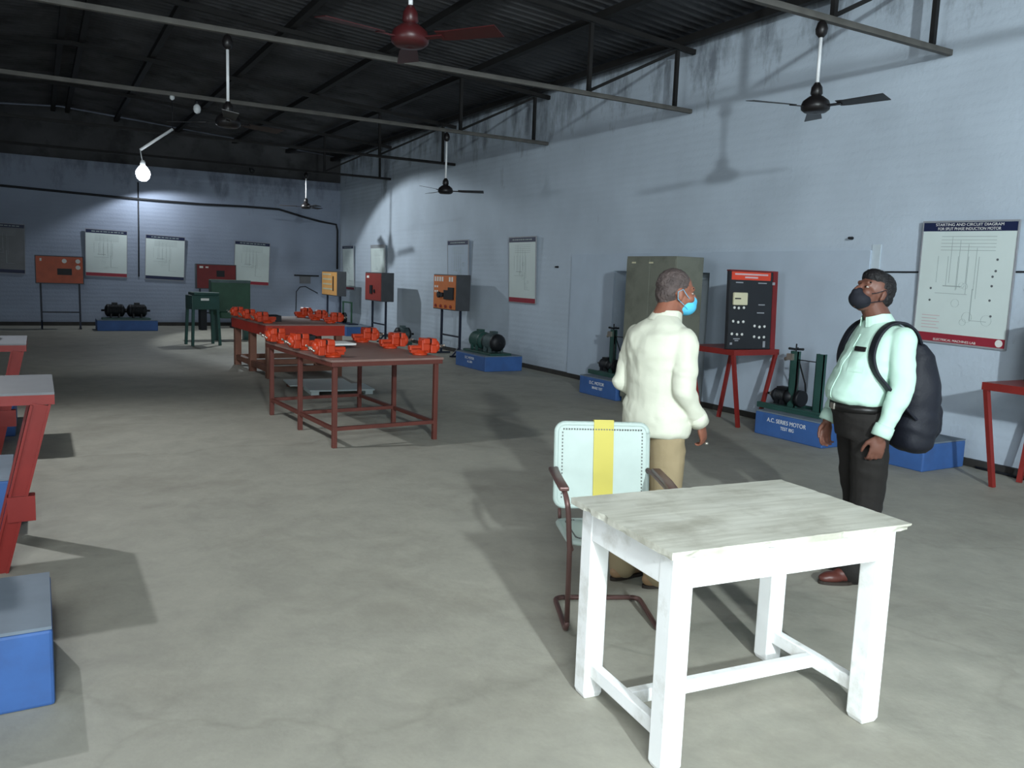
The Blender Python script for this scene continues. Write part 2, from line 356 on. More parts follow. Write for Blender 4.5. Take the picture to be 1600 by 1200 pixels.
# left wall with a window strip, front wall with the gate opening
b = MB(); b.box(LX-.3, LX, FY, -.45, 0, EZ); b.box(LX-.3, LX, 2.05, WY, 0, EZ); b.box(LX-.3, LX, -.45, 2.05, 0, 1.15); b.box(LX-.3, LX, -.45, 2.05, 2.65, EZ)
struct('wall_left', b, M_wall)
b = MB(); b.box(LX-.3, -3.9, FY-.3, FY, 0, EZ); b.box(-.5, WX+.3, FY-.3, FY, 0, EZ); b.box(-3.9, -.5, FY-.3, FY, 3.15, EZ)
struct('wall_front', b, M_wall)
b = MB()
vs = [b.bm.verts.new(p) for p in [(LX-.3, FY-.15, EZ), (WX+.3, FY-.15, EZ), (RX, FY-.15, RZ)]]; vs2 = [b.bm.verts.new(v.co+Vector((0, .05, 0))) for v in vs]
b.bm.faces.new(vs); b.bm.faces.new(list(reversed(vs2)))
for i in range(3): b.bm.faces.new((vs[i], vs2[i], vs2[(i+1) % 3], vs[(i+1) % 3]))
struct('trim_4', b, M_roof)
b = MB(); 
for y in (-.45, .35, 1.2, 1.99): b.box(LX-.2, LX-.12, y, y+.06, 1.15, 2.65)
for z in (1.15, 2.59): b.box(LX-.2, LX-.12, -.39, 1.99, z, z+.06)
struct('window_1', b, M_win)
b = MB(); b.box(FX := -3.9, -3.8, FY-.2, FY-.1, 0, 3.15); b.box(-.6, -.5, FY-.2, FY-.1, 0, 3.15); b.box(-3.8, -.6, FY-.2, FY-.1, 3.05, 3.15)
struct('door_2', b, M_win)
# skirtings
b = MB(); b.box(WX-.05, WX-.0005, FY, 5.6, 0, .07); b.box(WX-.05, WX-.036, 5.6, DY0, 0, .07); b.box(WX-.05, WX-.036, DY1, 11.1, 0, .07); b.box(WX-.05, WX-.0005, 11.1, WY, 0, .07)
struct('baseboard_right', b, M_skirt)
b = MB(); b.box(LX, WX-.05, WY-.04, WY-.0005, 0, .09); struct('baseboard_back', b, M_skirt)
# corrugated roof sheets
def roof_z(x): return EZ+(WX-x)/(WX-RX)*(RZ-EZ) if x > RX else EZ+(x-LX)/(RX-LX)*(RZ-EZ)
b = MB(); pitch = .16; ny = int((WY+.3-(FY-.3))/pitch*6)
xs = [WX+.3, 5.6, 3.7, 1.9, RX, -1.4, -3.2, -5, LX-.3]
rows = []
for i in range(ny+1):
    y = FY-.3+i*pitch/6
    rows.append([b.bm.verts.new((x, y, roof_z(x)+.05+.028*math.sin(2*PI*i/6)+.012*(k % 2))) for k, x in enumerate(xs)])
for i in range(ny):
    for k in range(len(xs)-1):
        f = b.bm.faces.new((rows[i][k], rows[i+1][k], rows[i+1][k+1], rows[i][k+1])); f.smooth = True
rf = struct('ceiling', b, M_roof); sm = rf.modifiers.new('s', 'SOLIDIFY'); sm.thickness = .012; sm.offset = 1

b = MB(); b.box(-1.9, .1, -3.3, .1, 0, .02); o = b.build('added_overhead_sheet', M_door); o['kind'] = 'structure'  # pale sheet added under the closed roof, to go with the overhead light
o.matrix_world = Matrix.Translation((0, 0, 4.86)) @ Matrix.Rotation(0, 4, 'Y')
# roof trusses and purlins
TY = [1.4, 4.95, 8.5, 12.0, 15.55, 19.1]
CH = 3.82
def truss(y, label, dusty):
    e = empty('roof_truss', (0, y, CH), 0, label, 'roof truss', 'roof trusses'); mm = M_steel
    b = MB(); b.bar((LX+.02, 0, 0), (WX-.02, 0, 0), .052, .05); b.build('bottom_chord', M_steelw if dusty else mm, e)
    b = MB(); zt = lambda x: roof_z(x)-.16-CH
    b.bar((WX-.02, 0, zt(WX)+.02), (RX, 0, zt(RX)), .06, .06); b.bar((RX, 0, zt(RX)), (LX+.02, 0, zt(LX)+.02), .06, .06); b.build('top_chord', mm, e)
    xs = [7.2, 5.85, 4.45, 3.05, 1.7, .45, -.9, -2.2, -3.5, -4.8, -6.0]
    for i, x in enumerate(xs):
        if i not in (0, 1, 9, 10): continue
        b = MB(); b.bar((x, 0, .03), (x, 0, zt(x)-.03), .045, .045); b.build('post', mm, e)
    for i in (0, len(xs)-2):
        a, c = (xs[i], xs[i+1]) if xs[i+1] >= .4 else (xs[i+1], xs[i])
        b = MB(); b.bar((a, .03, zt(a)-.03), (c, .03, .03), .035, .035); b.build('diagonal', mm, e)
    return e
for y, l, d in zip(TY, ['roof truss directly over the camera, above the top edge of the picture', 'dusty pale roof truss carrying the large dark fan and the maroon fan',
    'second roof truss from the camera, long pale bottom tube crossing the dark roof', 'third roof truss from the camera, carrying the lit bulb',
    'fourth roof truss from the camera, ending above the orange panel cabinet', 'farthest roof truss, just in front of the back wall'], [1, 1, 1, 1, 0, 0]):
    truss(y, l, d)
pxs = [7.25, 6.0, 4.6, 3.2, 1.8, .75, .45, -.8, -2.2, -3.6, -5.0, -6.1]
for i, x in enumerate(pxs):
    b = MB(); b.box(x-.045, x+.045, FY, WY, 0, .09); o = b.build('trim_%d' % (i+5), M_steel); o.location = (0, 0, roof_z(x)-.115); o['kind'] = 'structure'

# ================================================================ ceiling fans
def fan(loc, top, ang, dark, rod_m, label):
    """loc = motor centre; top = z of hook"""
    x, y, z = loc; e = empty('ceiling_fan', (x, y, z), ang, label, 'ceiling fan', 'ceiling fans')
    h = top-z
    b = MB(); b.lathe([(.01, h), (.035, h-.02), (.05, h-.07), (.045, h-.11), (.02, h-.14)], n=20); b.build('canopy', dark, e)
    b = MB(); b.cyl((0, 0, .13), (0, 0, h-.12), .014); b.build('rod', rod_m, e)
    b = MB(); b.lathe([(.02, .19), (.045, .15), (.05, .10), (.03, .07)], n=20); b.build('lower_canopy', dark, e)
    b = MB(); b.lathe([(.02, .09), (.06, .075), (.105, .04), (.12, 0), (.115, -.03), (.09, -.05), (.03, -.055), (.01, -.05)], n=28); b.build('motor_housing', dark, e)
    for k in range(3):
        M = Matrix.Rotation(2*PI*k/3, 4, 'Z') @ Matrix.Rotation(math.radians(-11), 4, 'X')
        b = MB(); L0, L1 = .20, .60
        rr = []
        for i in range(7):
            t = i/6; xx = L0+(L1-L0)*t; w = .055+.02*t; 
            rr.append([M @ Vector((xx, s*w+(.01 if t else 0), zz)) for s, zz in ((-1, -.004), (1, -.004+.004*t), (1, .001+.004*t), (-1, .001))])
        b.rings(rr, smooth=False); bl = b.build('blade', dark, e)
        b = MB(); b.box(.10, .23, -.018, .018, -.012, -.004, M); b.build('blade_arm', dark, bl)
    return e
fan((5.72, 4.95, 3.11), 3.80, math.radians(41), M_fandark, M_fanwhite, 'dark ceiling fan with white rod hanging nearest, in front of the long wall')
fan((2.05, 4.95, 3.04), 3.80, math.radians(-52.5), M_fanred, M_fanwhite, 'maroon ceiling fan cut by the top edge of the picture')
fan((5.62, 12.0, 2.90), 3.79, math.radians(-30), M_fandark, M_fanwhite, 'ceiling fan with white rod hanging above the orange panel cabinet')
fan((1.65, 8.5, 2.98), 3.79, math.radians(20), M_fandark, M_fanwhite, 'ceiling fan with white rod hanging in the dark middle of the roof')
fan((5.42, 19.1, 3.02), 3.79, math.radians(40), M_fandark, M_fanwhite, 'small distant ceiling fan in front of the back wall corner')

# lit bulb on a slanted arm under the third truss
e = empty('hanging_lamp', (1.62, 12.0, 3.79), 0, 'lit round bulb hanging from a slanted white tube under the dark roof', 'lamp')
b = MB(); b.cyl((0, 0, 0), (0, 0, -.42), .006, n=8); b.build('cord', M_dark, e)
b = MB(); b.lathe([(.01, .02), (.03, 0), (.03, -.03), (.01, -.05)], (0, 0, 0), n=16); b.build('ceiling_rose', M_glass, e)
b = MB(); b.cyl((0, 0, -.42), (-.40, 0, -.73), .018, n=12); b.build('arm_tube', M_fanwhite, e)
b = MB(); b.cyl((-.40, 0, -.73), (-.38, -.02, -.87), .006, n=8); b.build('lower_cord', M_fanwhite, e)
b = MB(); b.lathe([(.018, 0), (.03, -.02), (.035, -.07)], (-.375, -.02, -.86), n=18); b.build('bulb_holder', M_fanwhite, e)
b = MB(); b.lathe([(.035, 0), (.06, -.03), (.085, -.07), (.09, -.11), (.075, -.16), (.04, -.195), (.004, -.20)], (-.375, -.02, -.93), n=24); b.build('bulb', M_bulb, e)
spot('hanging_lamp_light', (1.235, 11.96, 2.70), (.42, -.05, -.90), 1050, (.88, .94, 1), 176, .12, .045)
e = empty('unlit_bulb', (1.93, 12.0, 3.78), 0, 'unlit white globe bulb under the roof, right of the lit bulb', 'light bulb')
b = MB(); b.lathe([(.02, 0), (.03, -.02), (.03, -.05)], n=16); b.build('bulb_holder', M_dark, e)
b = MB(); b.lathe([(.02, 0), (.045, -.03), (.05, -.07), (.035, -.11), (.003, -.125)], (0, 0, -.05), n=20); b.build('globe', M_glass, e)
# small shaded lamp at the head of the conduit on the back wall
e = empty('wall_lamp', (2.36, WY-.045, 3.72), 0, 'small shaded wall lamp on the back wall at the head of the conduit', 'wall lamp')
b = MB(); b.lathe([(.04, 0), (.04, .04)], (0, .04, 0), (0, -1, 0), 16); b.cyl((0, 0, 0), (0, -.84, .05), .012, n=10); b.build('bracket', M_dark, e)
b = MB(); b.lathe([(.03, .09), (.05, .06), (.10, 0), (.094, 0), (.045, .055)], (0, -.86, -.02), (0, 0, 1), 20); b.build('shade', M_dark, e)
b = MB(); b.ell((0, -.86, -.02), (.03, .03, .04)); b.build('bulb', M_bulb2, e)
spot('wall_lamp_light', (2.36, WY-.91, 3.63), (.20, .0, -.96), 105, (.86, .93, 1), 152, .25, .05)
e = empty('hanging_lamp', (-1.1, 7.7, roof_z(-1.1)-.1), 0, 'shaded bulb hanging on a long cord above the left stands, outside the frame', 'lamp')
L_ = roof_z(-1.1)-.1-4.0
b = MB(); b.cyl((0, 0, .08), (0, 0, -L_), .005, n=8); b.build('cord', M_dark, e)
b = MB(); b.lathe([(.02, .10), (.05, .07), (.15, 0), (.145, 0), (.045, .062)], (0, 0, -L_-.05), n=24); b.build('lamp_shade', M_dark, e)
b = MB(); b.ell((0, 0, -L_-.03), (.035, .035, .045)); b.build('bulb', M_bulb2, e)
spot('hanging_lamp_light', (-1.1, 7.7, 3.88), (.18, -.25, -1), 400, (.92, .96, 1), 112, .6, .05)
e = empty('added_wall_fill', (4.2, 19.1, 3.79), 0, 'small dark light added under the farthest truss to brighten the long wall', 'added_wall_fill')  # added lamp, makes the bright patch at the far end of the long wall
b = MB(); b.box(-.03, .03, -.03, .03, -.05, 0); b.build('clamp', M_dark, e)
b = MB(); b.lathe([(.03, -.10), (.05, -.06), (.065, .02), (.058, .02), (.04, -.05)], (.02, 0, -.1), (.481, -.215, -.85), 20); b.build('reflector_housing', M_dark, e)
spot('added_wall_fill_beam', (4.24, 19.09, 3.60), (.481, -.215, -.85), 300, (.88, .96, 1), 125, .16, .05)
# bulb above the gate behind the camera
e = empty('gate_lamp', (-.2, FY+.02, 3.72), 0, 'bulkhead lamp above the gate behind the camera', 'wall lamp')
b = MB(); b.lathe([(.09, 0), (.09, .03), (.03, .06)], (0, 0, 0), (0, 1, 0), 20); b.build('back_plate', M_dark, e)
b = MB(); b.ell((0, .09, 0), (.06, .06, .06)); b.build('bulb', M_bulb2, e)
spot('gate_lamp_light', (-.2, FY+.19, 3.72), (.76, .66, -.26), 3000, (.86, .97, 1), 108, .7, .13)

# ================================================================ wires and conduits
def wire(name, pts, r, m, label, cat, group=None):
    b = MB(); b.tube(pts, r); o = b.build(name, m); tag(o, label, cat, group); return o
yb = WY-.034
wire('cable', [(-6.2, yb, 3.42), (-2, yb, 3.33), (-.69, yb, 3.27), (.6, yb, 3.23), (1.6, yb, 3.20), (2.62, yb, 3.18), (3.8, yb, 3.17), (4.9, yb, 3.19), (5.77, yb, 3.18), (6.4, yb, 3.03), (6.9, yb, 2.93), (7.38, yb, 2.87), (7.42, yb, 2.7), (7.42, yb, 1.62)], .028, M_cable, 'thick black cable run across the back wall and down its corner', 'cable')
wire('conduit', [(2.27, yb+.017, 3.6), (2.26, yb+.017, 2.4), (2.24, yb+.017, 1.25)], .016, M_cable, 'thin conduit running down the back wall between two charts', 'conduit')
wire('cable', [(WX-.015, -1, 1.86), (WX-.015, 4.1, 1.80), (WX-.015, 5.0, 1.785), (WX-.015, 5.5, 1.78)], .008, M_cable, 'thin cable crossing the long wall behind the largest chart', 'cable')
wire('cable', [(7.43, 4.25, .012), (7.42, 4.0, .012), (7.35, 3.6, .012), (7.42, 3.2, .012), (7.2, 2.2, .012), (7.3, .6, .012)], .012, M_cable, 'black cable lying on the floor along the long wall, near the red stand', 'cable')
for i, (y, z, l) in enumerate([(11.55, 1.78, 'dark peg in the long wall, left of the steel cabinet'), (3.97, 1.66, 'dark peg in the long wall beside the largest chart'), (5.86, 2.13, 'dark peg in the long wall above the replastered strip')]):
    b = MB(); b.cyl((WX, y, z), (WX-.06, y, z), .018, .012, n=10); tag(b.build('wall_peg', M_dark), l, 'peg')
e = empty('wall_bracket', (6.55, WY-.02, 1.41), 0, 'black horizontal bar bracket with drooping wire near the back corner', 'bracket')
b = MB(); b.box(-.35, .33, -.05, .019, -.02, .02); b.build('bar', M_dark, e)
b = MB(); b.box(-.2, .1, -.03, .018, -.22, -.02); b.build('pale_plate', M_greytop, e)
b = MB(); b.tube([(-.32, -.03, -1.15), (-.30, -.03, -.45), (-.2, -.03, -.32), (-.05, -.03, -.30), (.1, -.03, -.38), (.3, -.03, -.48)], .012); b.build('wire', M_cable, e)

# ================================================================ charts
def chart(pos, face, w, h, label, texts=None, style=0, tilt=.035, roll=0, head=M_bhead, foot=M_bfoot, sheet=M_board):
    """pos = bottom centre on the wall; face='x' (looks to -X) or 'y' (looks to -Y)"""
    e = empty('wall_chart', pos, -PI/2 if face == 'x' else 0, label, 'chart', 'wiring charts on the walls')
    # local frame: x across (viewer's left to right), -y towards the viewer, z up; the foot touches the wall, the head leans out
    T = Matrix.Rotation(roll, 4, 'Y') @ Matrix.Translation((0, -.018, 0)) @ Matrix.Rotation(tilt, 4, 'X')
    hh, fh = (.085, .085) if style == 0 else (.07, .06)
    b = MB(); b.box(-w/2, w/2, -.004, .008, 0, h, T); b.build('sheet', sheet, e)
    b = MB(); t = .012
    for s in (-1, 1): b.box(s*w/2-t/2, s*w/2+t/2, -.009, .012, 0, h, T)
    b.box(-w/2-t/2, w/2+t/2, -.009, .012, h-.002, h+t, T); b.box(-w/2-t/2, w/2+t/2, -.009, .012, -t, .002, T); b.build('frame', M_boardfr, e)
    b = MB(); b.box(-w/2+.006, w/2-.006, -.007, -.0045, h-hh, h-.004, T); hd = b.build('header', head, e)
    if foot:
        b = MB(); b.box(-w/2+.006, w/2-.006, -.007, -.0045, .004, fh, T); ft = b.build('footer', foot, e)
    R = T @ Matrix.Translation((0, -.0075, 0)) @ Matrix.Rotation(PI/2, 4, 'X')
    if texts:
        text('header_lettering', texts[0], .036, M_lbl, hd, R @ Matrix.Translation((0, h-.026, 0)), sx=1.12)
        text('header_lettering', texts[1], .036, M_lbl, hd, R @ Matrix.Translation((0, h-.064, 0)), sx=.95)
        text('footer_lettering', texts[2], .03, M_lbl, ft, R @ Matrix.Translation((-.03, .024, 0)), sx=1.1)
        b = MB(); b.lathe([(.034, 0), (.034, .001)], T @ Vector((w/2-.06, -.0075, .045)), T.to_3x3() @ Vector((0, -1, 0)), 24); b.build('emblem', M_lbl, ft)
    else:
        b = MB(); x = -w*.36
        while x < w*.36: l = random.uniform(.03, .09); b.box(x, x+l, -.0085, -.0072, h-hh*.62, h-hh*.38, T); x += l+.02
        b.build('header_lettering', M_line, hd)
    # the diagram: ruled lines, loops, coils
    rnd = random.Random(int(pos[1]*100+pos[0]*10)); b = MB()
    y0, y1 = -.0056, -.0048
    def hl(xa, xb, z, t=.004): b.box(min(xa, xb), max(xa, xb), y0, y1, z, z+t, T)
    def vl(x, za, zb, t=.004): b.box(x, x+t, y0, y1, min(za, zb), max(za, zb), T)
    for k in range(5): hl(-w*.28, w*.30, h*(.88-.028*k))
    for k in range(4): vl(-w*(.16-.09*k), h*(.88-.03*k), h*(.50-.05*(k % 2)))
    for k in range(5): vl(-w*(.30-.11*k), h*.72, h*(.50-.03*k))
    hl(-w*.22, -w*.02, h*.47, .009); hl(-w*.3, w*.05, h*.41); vl(w*.1, h*.46, h*.2, .008); hl(w*.1, w*.28, h*.2)
    for k in range(6):
        cx, cz = rnd.uniform(-w*.15, w*.3), rnd.uniform(h*.16, h*.62); r = rnd.uniform(.02, .05)
        pts = [T @ Vector((cx+r*math.cos(2*PI*q/14), -.0052, cz+r*math.sin(2*PI*q/14))) for q in range(15)]
        for q in range(14): b.bar(pts[q], pts[q+1], .003, .001)
    b.build('diagram', M_line, e)
    if texts:
        b = MB()
        for z in (.70, .61, .565, .49, .375, .25): b.lathe([(.011, 0), (.011, .0015)], T @ Vector((w*.31+rnd.uniform(-.015, .02), -.0045, h*z)), T.to_3x3() @ Vector((0, -1, 0)), 14)
        for z in (.45, .35): b.lathe([(.011, 0), (.011, .0015)], T @ Vector((-w*.35, -.0045, h*z)), T.to_3x3() @ Vector((0, -1, 0)), 14)
        b.build('push_button_marks', M_ink, e)
        b = MB()
        for k in range(5): b.box(-w*.42, -w*(.22+.03*(k % 2)), y0, y1, h*(.115+.026*k), h*(.12+.026*k), T)
        b.build('notes', M_pink, e)
    return e
chart((WX-.002, 4.585, 1.12), 'x', .90, 1.13, 'largest white wiring chart with blue heading and red footer, behind the man with the backpack', ('STARTING AND CIRCUIT DIAGRAM', 'FOR SPLIT PHASE INDUCTION MOTOR', 'ELECTRICAL MACHINES LAB'), roll=.02)
chart((WX-.002, 12.65, 1.14), 'x', .93, 1.15, 'white wiring chart with black heading and red footer left of the steel cabinet')
chart((WX-.002, 15.23, 1.14), 'x', .95, 1.14, 'faint chart with blue heading, just right of the orange panel cabinet', sheet=M_patch, foot=None)
chart((WX-.002, 19.8, 1.12), 'x', 1.0, 1.13, 'white chart with a dark drawing, above the red-brown panel cabinet', style=1, head=M_boardfr, foot=None)
chart((WX-.002, 22.1, 1.08), 'x', .92, 1.18, 'white chart with red footer in the corner, beside the pale orange panel', style=1)
chart((-.72, WY-.002, 1.25), 'y', .94, 1.15, 'dim chart on the back wall cut by the left picture edge', roll=.02, foot=M_bhead, sheet=M_greytop)
chart((1.50, WY-.002, 1.23), 'y', .93, 1.14, 'dim chart on the back wall right of the orange cabinet, left of the conduit', roll=.02)
chart((2.85, WY-.002, 1.19), 'y', .93, 1.11, 'grey-white chart on the back wall just right of the conduit', roll=.03, foot=M_bhead)
chart((5.03, WY-.002, 1.12), 'y', .92, 1.14, 'greenish chart on the back wall behind the dark red panel cabinet', roll=.03)

# ================================================================ panel cabinets on tube stands
def panel_cabinet(pos, face, w, z0, z1, depth, m_face, kind, label, spread=.55):
    """local: x across, -y front, origin on the floor at the middle"""
    e = empty('panel_cabinet', pos, -PI/2 if face == 'x' else 0, label, 'control panel', 'panel cabinets on tube stands')
    b = MB(); b.box(-w/2, w/2, 0, depth, z0, z1); b.build('cabinet', M_panbox, e, .006)
    b = MB(); b.box(-w/2+.02, w/2-.02, -.008, 0, z0+.02, z1-.02); f = b.build('front_panel', m_face, e)
    for s in (-1, 1):
        b = MB(); x = s*(w/2-.1); b.bar((x, depth/2, z0), (x, depth/2, .03), .04, .04); b.bar((x, depth/2-.2, .02), (x, depth/2+.2, .02), .04, .03)
        b.bar((x, depth/2-.15, .03), (x, depth/2, .2), .03, .03); b.build('leg', M_navy, e)
    b = MB(); b.bar((-w/2+.12, depth/2, .39), (w/2-.12, depth/2, .39), .03, .03); b.build('crossbar', M_navy, e)
    c = MB(); g = MB(); h = z1-z0
    class Each:
        def box(s, *a): m_ = MB(); m_.box(*a); m_.build('meter', mb_mat, f)
        def cyl(s, *a): m_ = MB(); m_.cyl(*a); m_.build('meter', mb_mat, f)
    mb_mat = M_lbl if kind in ('orange', 'back', 'rb', 'dr') else M_cream; b = Each()
    if kind == 'orange':
        for k in range(8): 
            if k in (4, 5): continue
            b.box(-w*.43+k*w*.105, -w*.43+k*w*.105+.06, -.014, -.008, z0+h*.80, z0+h*.93)
        for k in range(4): b.box(-w*.43+(k % 2)*.1, -w*.43+(k % 2)*.1+.05, -.014, -.008, z0+h*(.62-.14*(k//2)), z0+h*(.68-.14*(k//2)))
        c.box(.02, w*.42, -.035, -.008, z0+h*.30, z0+h*.56); c.box(w*.2, w*.42, -.035, -.008, z0+h*.56, z0+h*.64)
        c.cyl((-w*.2, -.008, z0+h*.42), (-w*.2, -.05, z0+h*.42), .06); c.cyl((-w*.06, -.008, z0+h*.42), (-w*.06, -.05, z0+h*.42), .045)
        for k in range(4): g.cyl((-w*.36+k*w*.22, -.008, z0+h*.1), (-w*.36+k*w*.22, -.03, z0+h*.1), .03)
        g.build('terminal_row', M_pan_rb, f)
    elif kind == 'pale':
        for k in range(4): b.box(-w*.42, w*.1+.04*k, -.013, -.008, z0+h*(.84-.2*k), z0+h*(.9-.2*k))
        c.box(w*.25, w*.30, -.02, -.008, z0+h*.2, z0+h*.8)
    elif kind == 'rb':
        b.box(-w*.38, -w*.24, -.013, -.008, z0+h*.8, z0+h*.88); c.box(-w*.16, -w*.02, -.03, -.008, z0+h*.25, z0+h*.55)
        c.cyl((w*.1, -.008, z0+h*.35), (w*.1, -.03, z0+h*.35), .04)
    elif kind == 'back':
        b.cyl((w*.1, -.008, z0+h*.82), (w*.1, -.03, z0+h*.82), .05); b.cyl((w*.38, -.008, z0+h*.82), (w*.38, -.03, z0+h*.82), .05)
        b.cyl((w*.38, -.008, z0+h*.60), (w*.38, -.03, z0+h*.60), .05); c.box(-w*.05, w*.25, -.02, -.008, z0+h*.32, z0+h*.55)
        g.box(-w*.4, -w*.36, -.02, -.008, z0+h*.8, z0+h*.9); g.build('terminal_row', M_lbl, f)
    else:
        b.box(-w*.42, -w*.33, -.013, -.008, z0+h*.83, z0+h*.91); b.box(-w*.27, -w*.2, -.013, -.008, z0+h*.84, z0+h*.9); c.box(0, w*.2, -.02, -.008, z0+h*.5, z0+h*.75)
    c.build('switchgear', M_dark, f)
    return e
panel_cabinet((6.92, 14.70, 0), 'x', 1.04, .90, 1.59, .30, M_pan_or, 'orange', 'orange-faced panel cabinet with black switchgear on a navy tube stand by the long wall')
panel_cabinet((6.72, 18.14, 0), 'x', 1.06, .92, 1.575, .30, M_pan_rb, 'rb', 'red-brown panel cabinet on a navy tube stand, between the orange and pale ones')
panel_cabinet((6.72, 21.45, 0), 'x', 1.3, .92, 1.56, .25, M_pan_ye, 'pale', 'pale orange panel cabinet on a tube stand in the far corner')
panel_cabinet((.45, 21.75, 0), 'y', .99, 1.05, 1.69, .22, M_pan_or if False else mat('dull_orange_panel_face', (196, 92, 60), rough=.5), 'back', 'dull orange panel cabinet against the back wall at far left')
panel_cabinet((3.97, 22.1, 0), 'y', .98, 1.0, 1.63, .20, M_pan_dr, 'dr', 'dark red panel cabinet against the back wall behind the green machine')

# ================================================================ machine plinths
def plinth(pos, sx, sy, h, label, lab=None, m=M_blue, top=M_bluetop):
    """block centred on pos, side -x carries the white lettering"""
    e = empty('machine_plinth', pos, 0, label, 'plinth', 'blue machine plinths')
    b = MB(); b.box(-sx/2, sx/2, -sy/2, sy/2, 0, h-.012); b.build('block', m, e, .012)
    b = MB(); b.box(-sx/2+.003, sx/2-.003, -sy/2+.003, sy/2-.003, h-.012, h); b.build('top_slab', top, e)
    if lab:
        R = Matrix.Translation((-sx/2-.001, 0, h*.68)) @ Matrix.Rotation(-PI/2, 4, 'Z') @ Matrix.Rotation(PI/2, 4, 'X')
        text('lettering', lab[0], .062, M_lbl, e, R @ Matrix.Translation((-.02, 0, 0)), sx=.95); text('lettering', lab[1], .05, M_lbl, e, R @ Matrix.Translation((.0, -.065, 0)), sx=.9)
    return e
def motor(b, g, c, ax, r, L):
    """finned motor body on bm b, end bells on g; c centre, ax axis"""
    ax = Vector(ax).normalized(); c = Vector(c); prof = []
    n = 10
    for i in range(n): 
        t0 = -L/2+L*i/n; prof += [(r, t0), (r, t0+L/n*.5), (r*.93, t0+L/n*.55), (r*.93, t0+L/n*.95)]
    b.lathe(prof+[(r, L/2)], c, ax, 24)
    g.lathe([(r*.25, -L/2-.09), (r*.6, -L/2-.08), (r*.97, -L/2-.04), (r, -L/2)], c, ax, 24); g.lathe([(r, L/2), (r*.97, L/2+.04), (r*.6, L/2+.08), (r*.25, L/2+.09)], c, ax, 24)
    g.cyl(c-ax*(L/2+.16), c+ax*(L/2+.16), r*.16, n=12)
    side = ax.cross(Vector((0, 0, 1))).normalized()
    for s in (-1, 1):
        for q in (-1, 1): b.bar(c+ax*q*L*.33+side*s*r*.75-Vector((0, 0, r*.5)), c+ax*q*L*.33+side*s*r*.8-Vector((0, 0, r*1.12)), .03, .05)
    b.box(c.x-.05, c.x+.05, c.y-.06, c.y+.06, c.z+r*.9, c.z+r*1.25)
# motor-generator pair near the wall
plinth((6.78, 12.55, 0), .72, 1.12, .26, 'blue plinth under the large motor pair by the long wall', ('D.C. MOTOR', 'A.C. GEN.'))
def mg_set(loc, rz, label, m_a, m_b, sc=1.0):
    e = empty('motor_generator', loc, rz, label, 'motor')
    b = MB(); b.box(-.2*sc, .2*sc, -.52*sc, .52*sc, 0, .04); b.build('bed_plate', M_green, e, .004)
    for q, mm in ((-1, m_a), (1, m_b)):
        b = MB(); g = MB(); motor(b, g, (0, q*.24*sc, .04+.17*sc), (0, 1, 0), .15*sc, .26*sc); o = b.build('motor_body', mm, e); g.build('end_bells', M_dark if q < 0 else mm, o)
    b = MB(); b.cyl((0, -.05*sc, .04+.17*sc), (0, .05*sc, .04+.17*sc), .05*sc); b.build('coupling', M_dark, e)
    return e
mg_set((6.74, 12.55, .26), 0, 'grey-green coupled motor and generator standing on the blue plinth by the long wall', M_motor, M_green)
# back wall pair
plinth((1.81, 21.55, 0), 1.30, .7, .25, 'blue plinth standing before the back wall left of the green machine')
e = mg_set((1.80, 21.55, .25), PI/2, 'dark coupled motors on the plinth before the back wall', M_dark, M_dark)
# far corner rig
plinth((6.85, 20.1, 0), .7, 1.5, .24, 'blue plinth in the far corner under the green frame rig')
def brake_rig(loc, rz, label, posts=.62, drum=.088, mg=M_green, wide=.28):
    e = empty('brake_test_rig', loc, rz, label, 'machine', 'brake test rigs')
    # local: y along the plinth; drum between posts
    b = MB(); b.box(-.16, .16, -.46, .40, 0, .035); b.box(-.16, -.12, -.46, .40, .035, .06); b.box(.12, .16, -.46, .40, .035, .06); b.build('bed_frame', mg, e, .003)
    for k, y in enumerate((.06, -wide)):
        b = MB(); b.box(-.012, .002, y-.05, y+.05, .035, posts+.03); b.box(-.012, .035, y-.05, y-.042, .035, posts+.03); b.box(-.012, .035, y+.042, y+.05, .035, posts+.03); b.build('post', mg, e)
    b = MB(); b.cyl((0, .06, posts-.06), (0, -wide, posts-.06), .006, n=8); b.build('tie_rod', M_dark, e)
    b = MB(); b.cyl((.0, .05, posts+.02), (.0, .05, posts+.11), .008, n=10)
    for k in range(4):
        a = k*PI/2+.5; b.caps((0, .05, posts+.05), (.07*math.cos(a), .05+.07*math.sin(a), posts+.055), .011, .014)
    b.build('hand_wheel', M_dark, e)
    b = MB(); b.box(-.04, .03, .06, .14, posts-.07, posts+.0); b.cyl((0, .14, posts-.05), (0, .19, posts-.07), .02, n=10); b.build('spring_balance', M_chrome, e)
    b = MB(); g = MB(); motor(b, g, (.03, .20, .035+drum+.02), (0, 1, 0), drum*.92, .12); o = b.build('motor_body', M_dark, e); g.build('end_bells', M_dark, o)
    b = MB(); b.lathe([(.02, 0), (.03, .012), (.012, .03)], (.03, .36, .035+drum+.02), (0, 1, 0), 14); b.build('shaft_cap', M_chrome, o)
    b = MB(); b.lathe([(drum, -.03), (drum, .03)], (.03, -.03, .035+drum+.02), (0, 1, 0), 28); b.build('brake_drum', M_dark, e)
    b = MB()
    for s in (-1, 1): b.band([(.03+s*drum, -.03, .035+drum+.02), (.03+s*drum*.7, -.03, .3), (.01, .02, posts-.05)], .02, .004, (0, 1, 0))
    b.build('brake_belt', M_dark, e)
    return e
plinth((6.98, 9.08, 0), .72, .86, .26, 'blue plinth with white lettering left of the man in the cream shirt', ('D.C. MOTOR', 'BRAKE TEST'))
brake_rig((6.98, 9.20, .26), 0, 'dark green brake rig with hand wheel beside the steel cabinet')
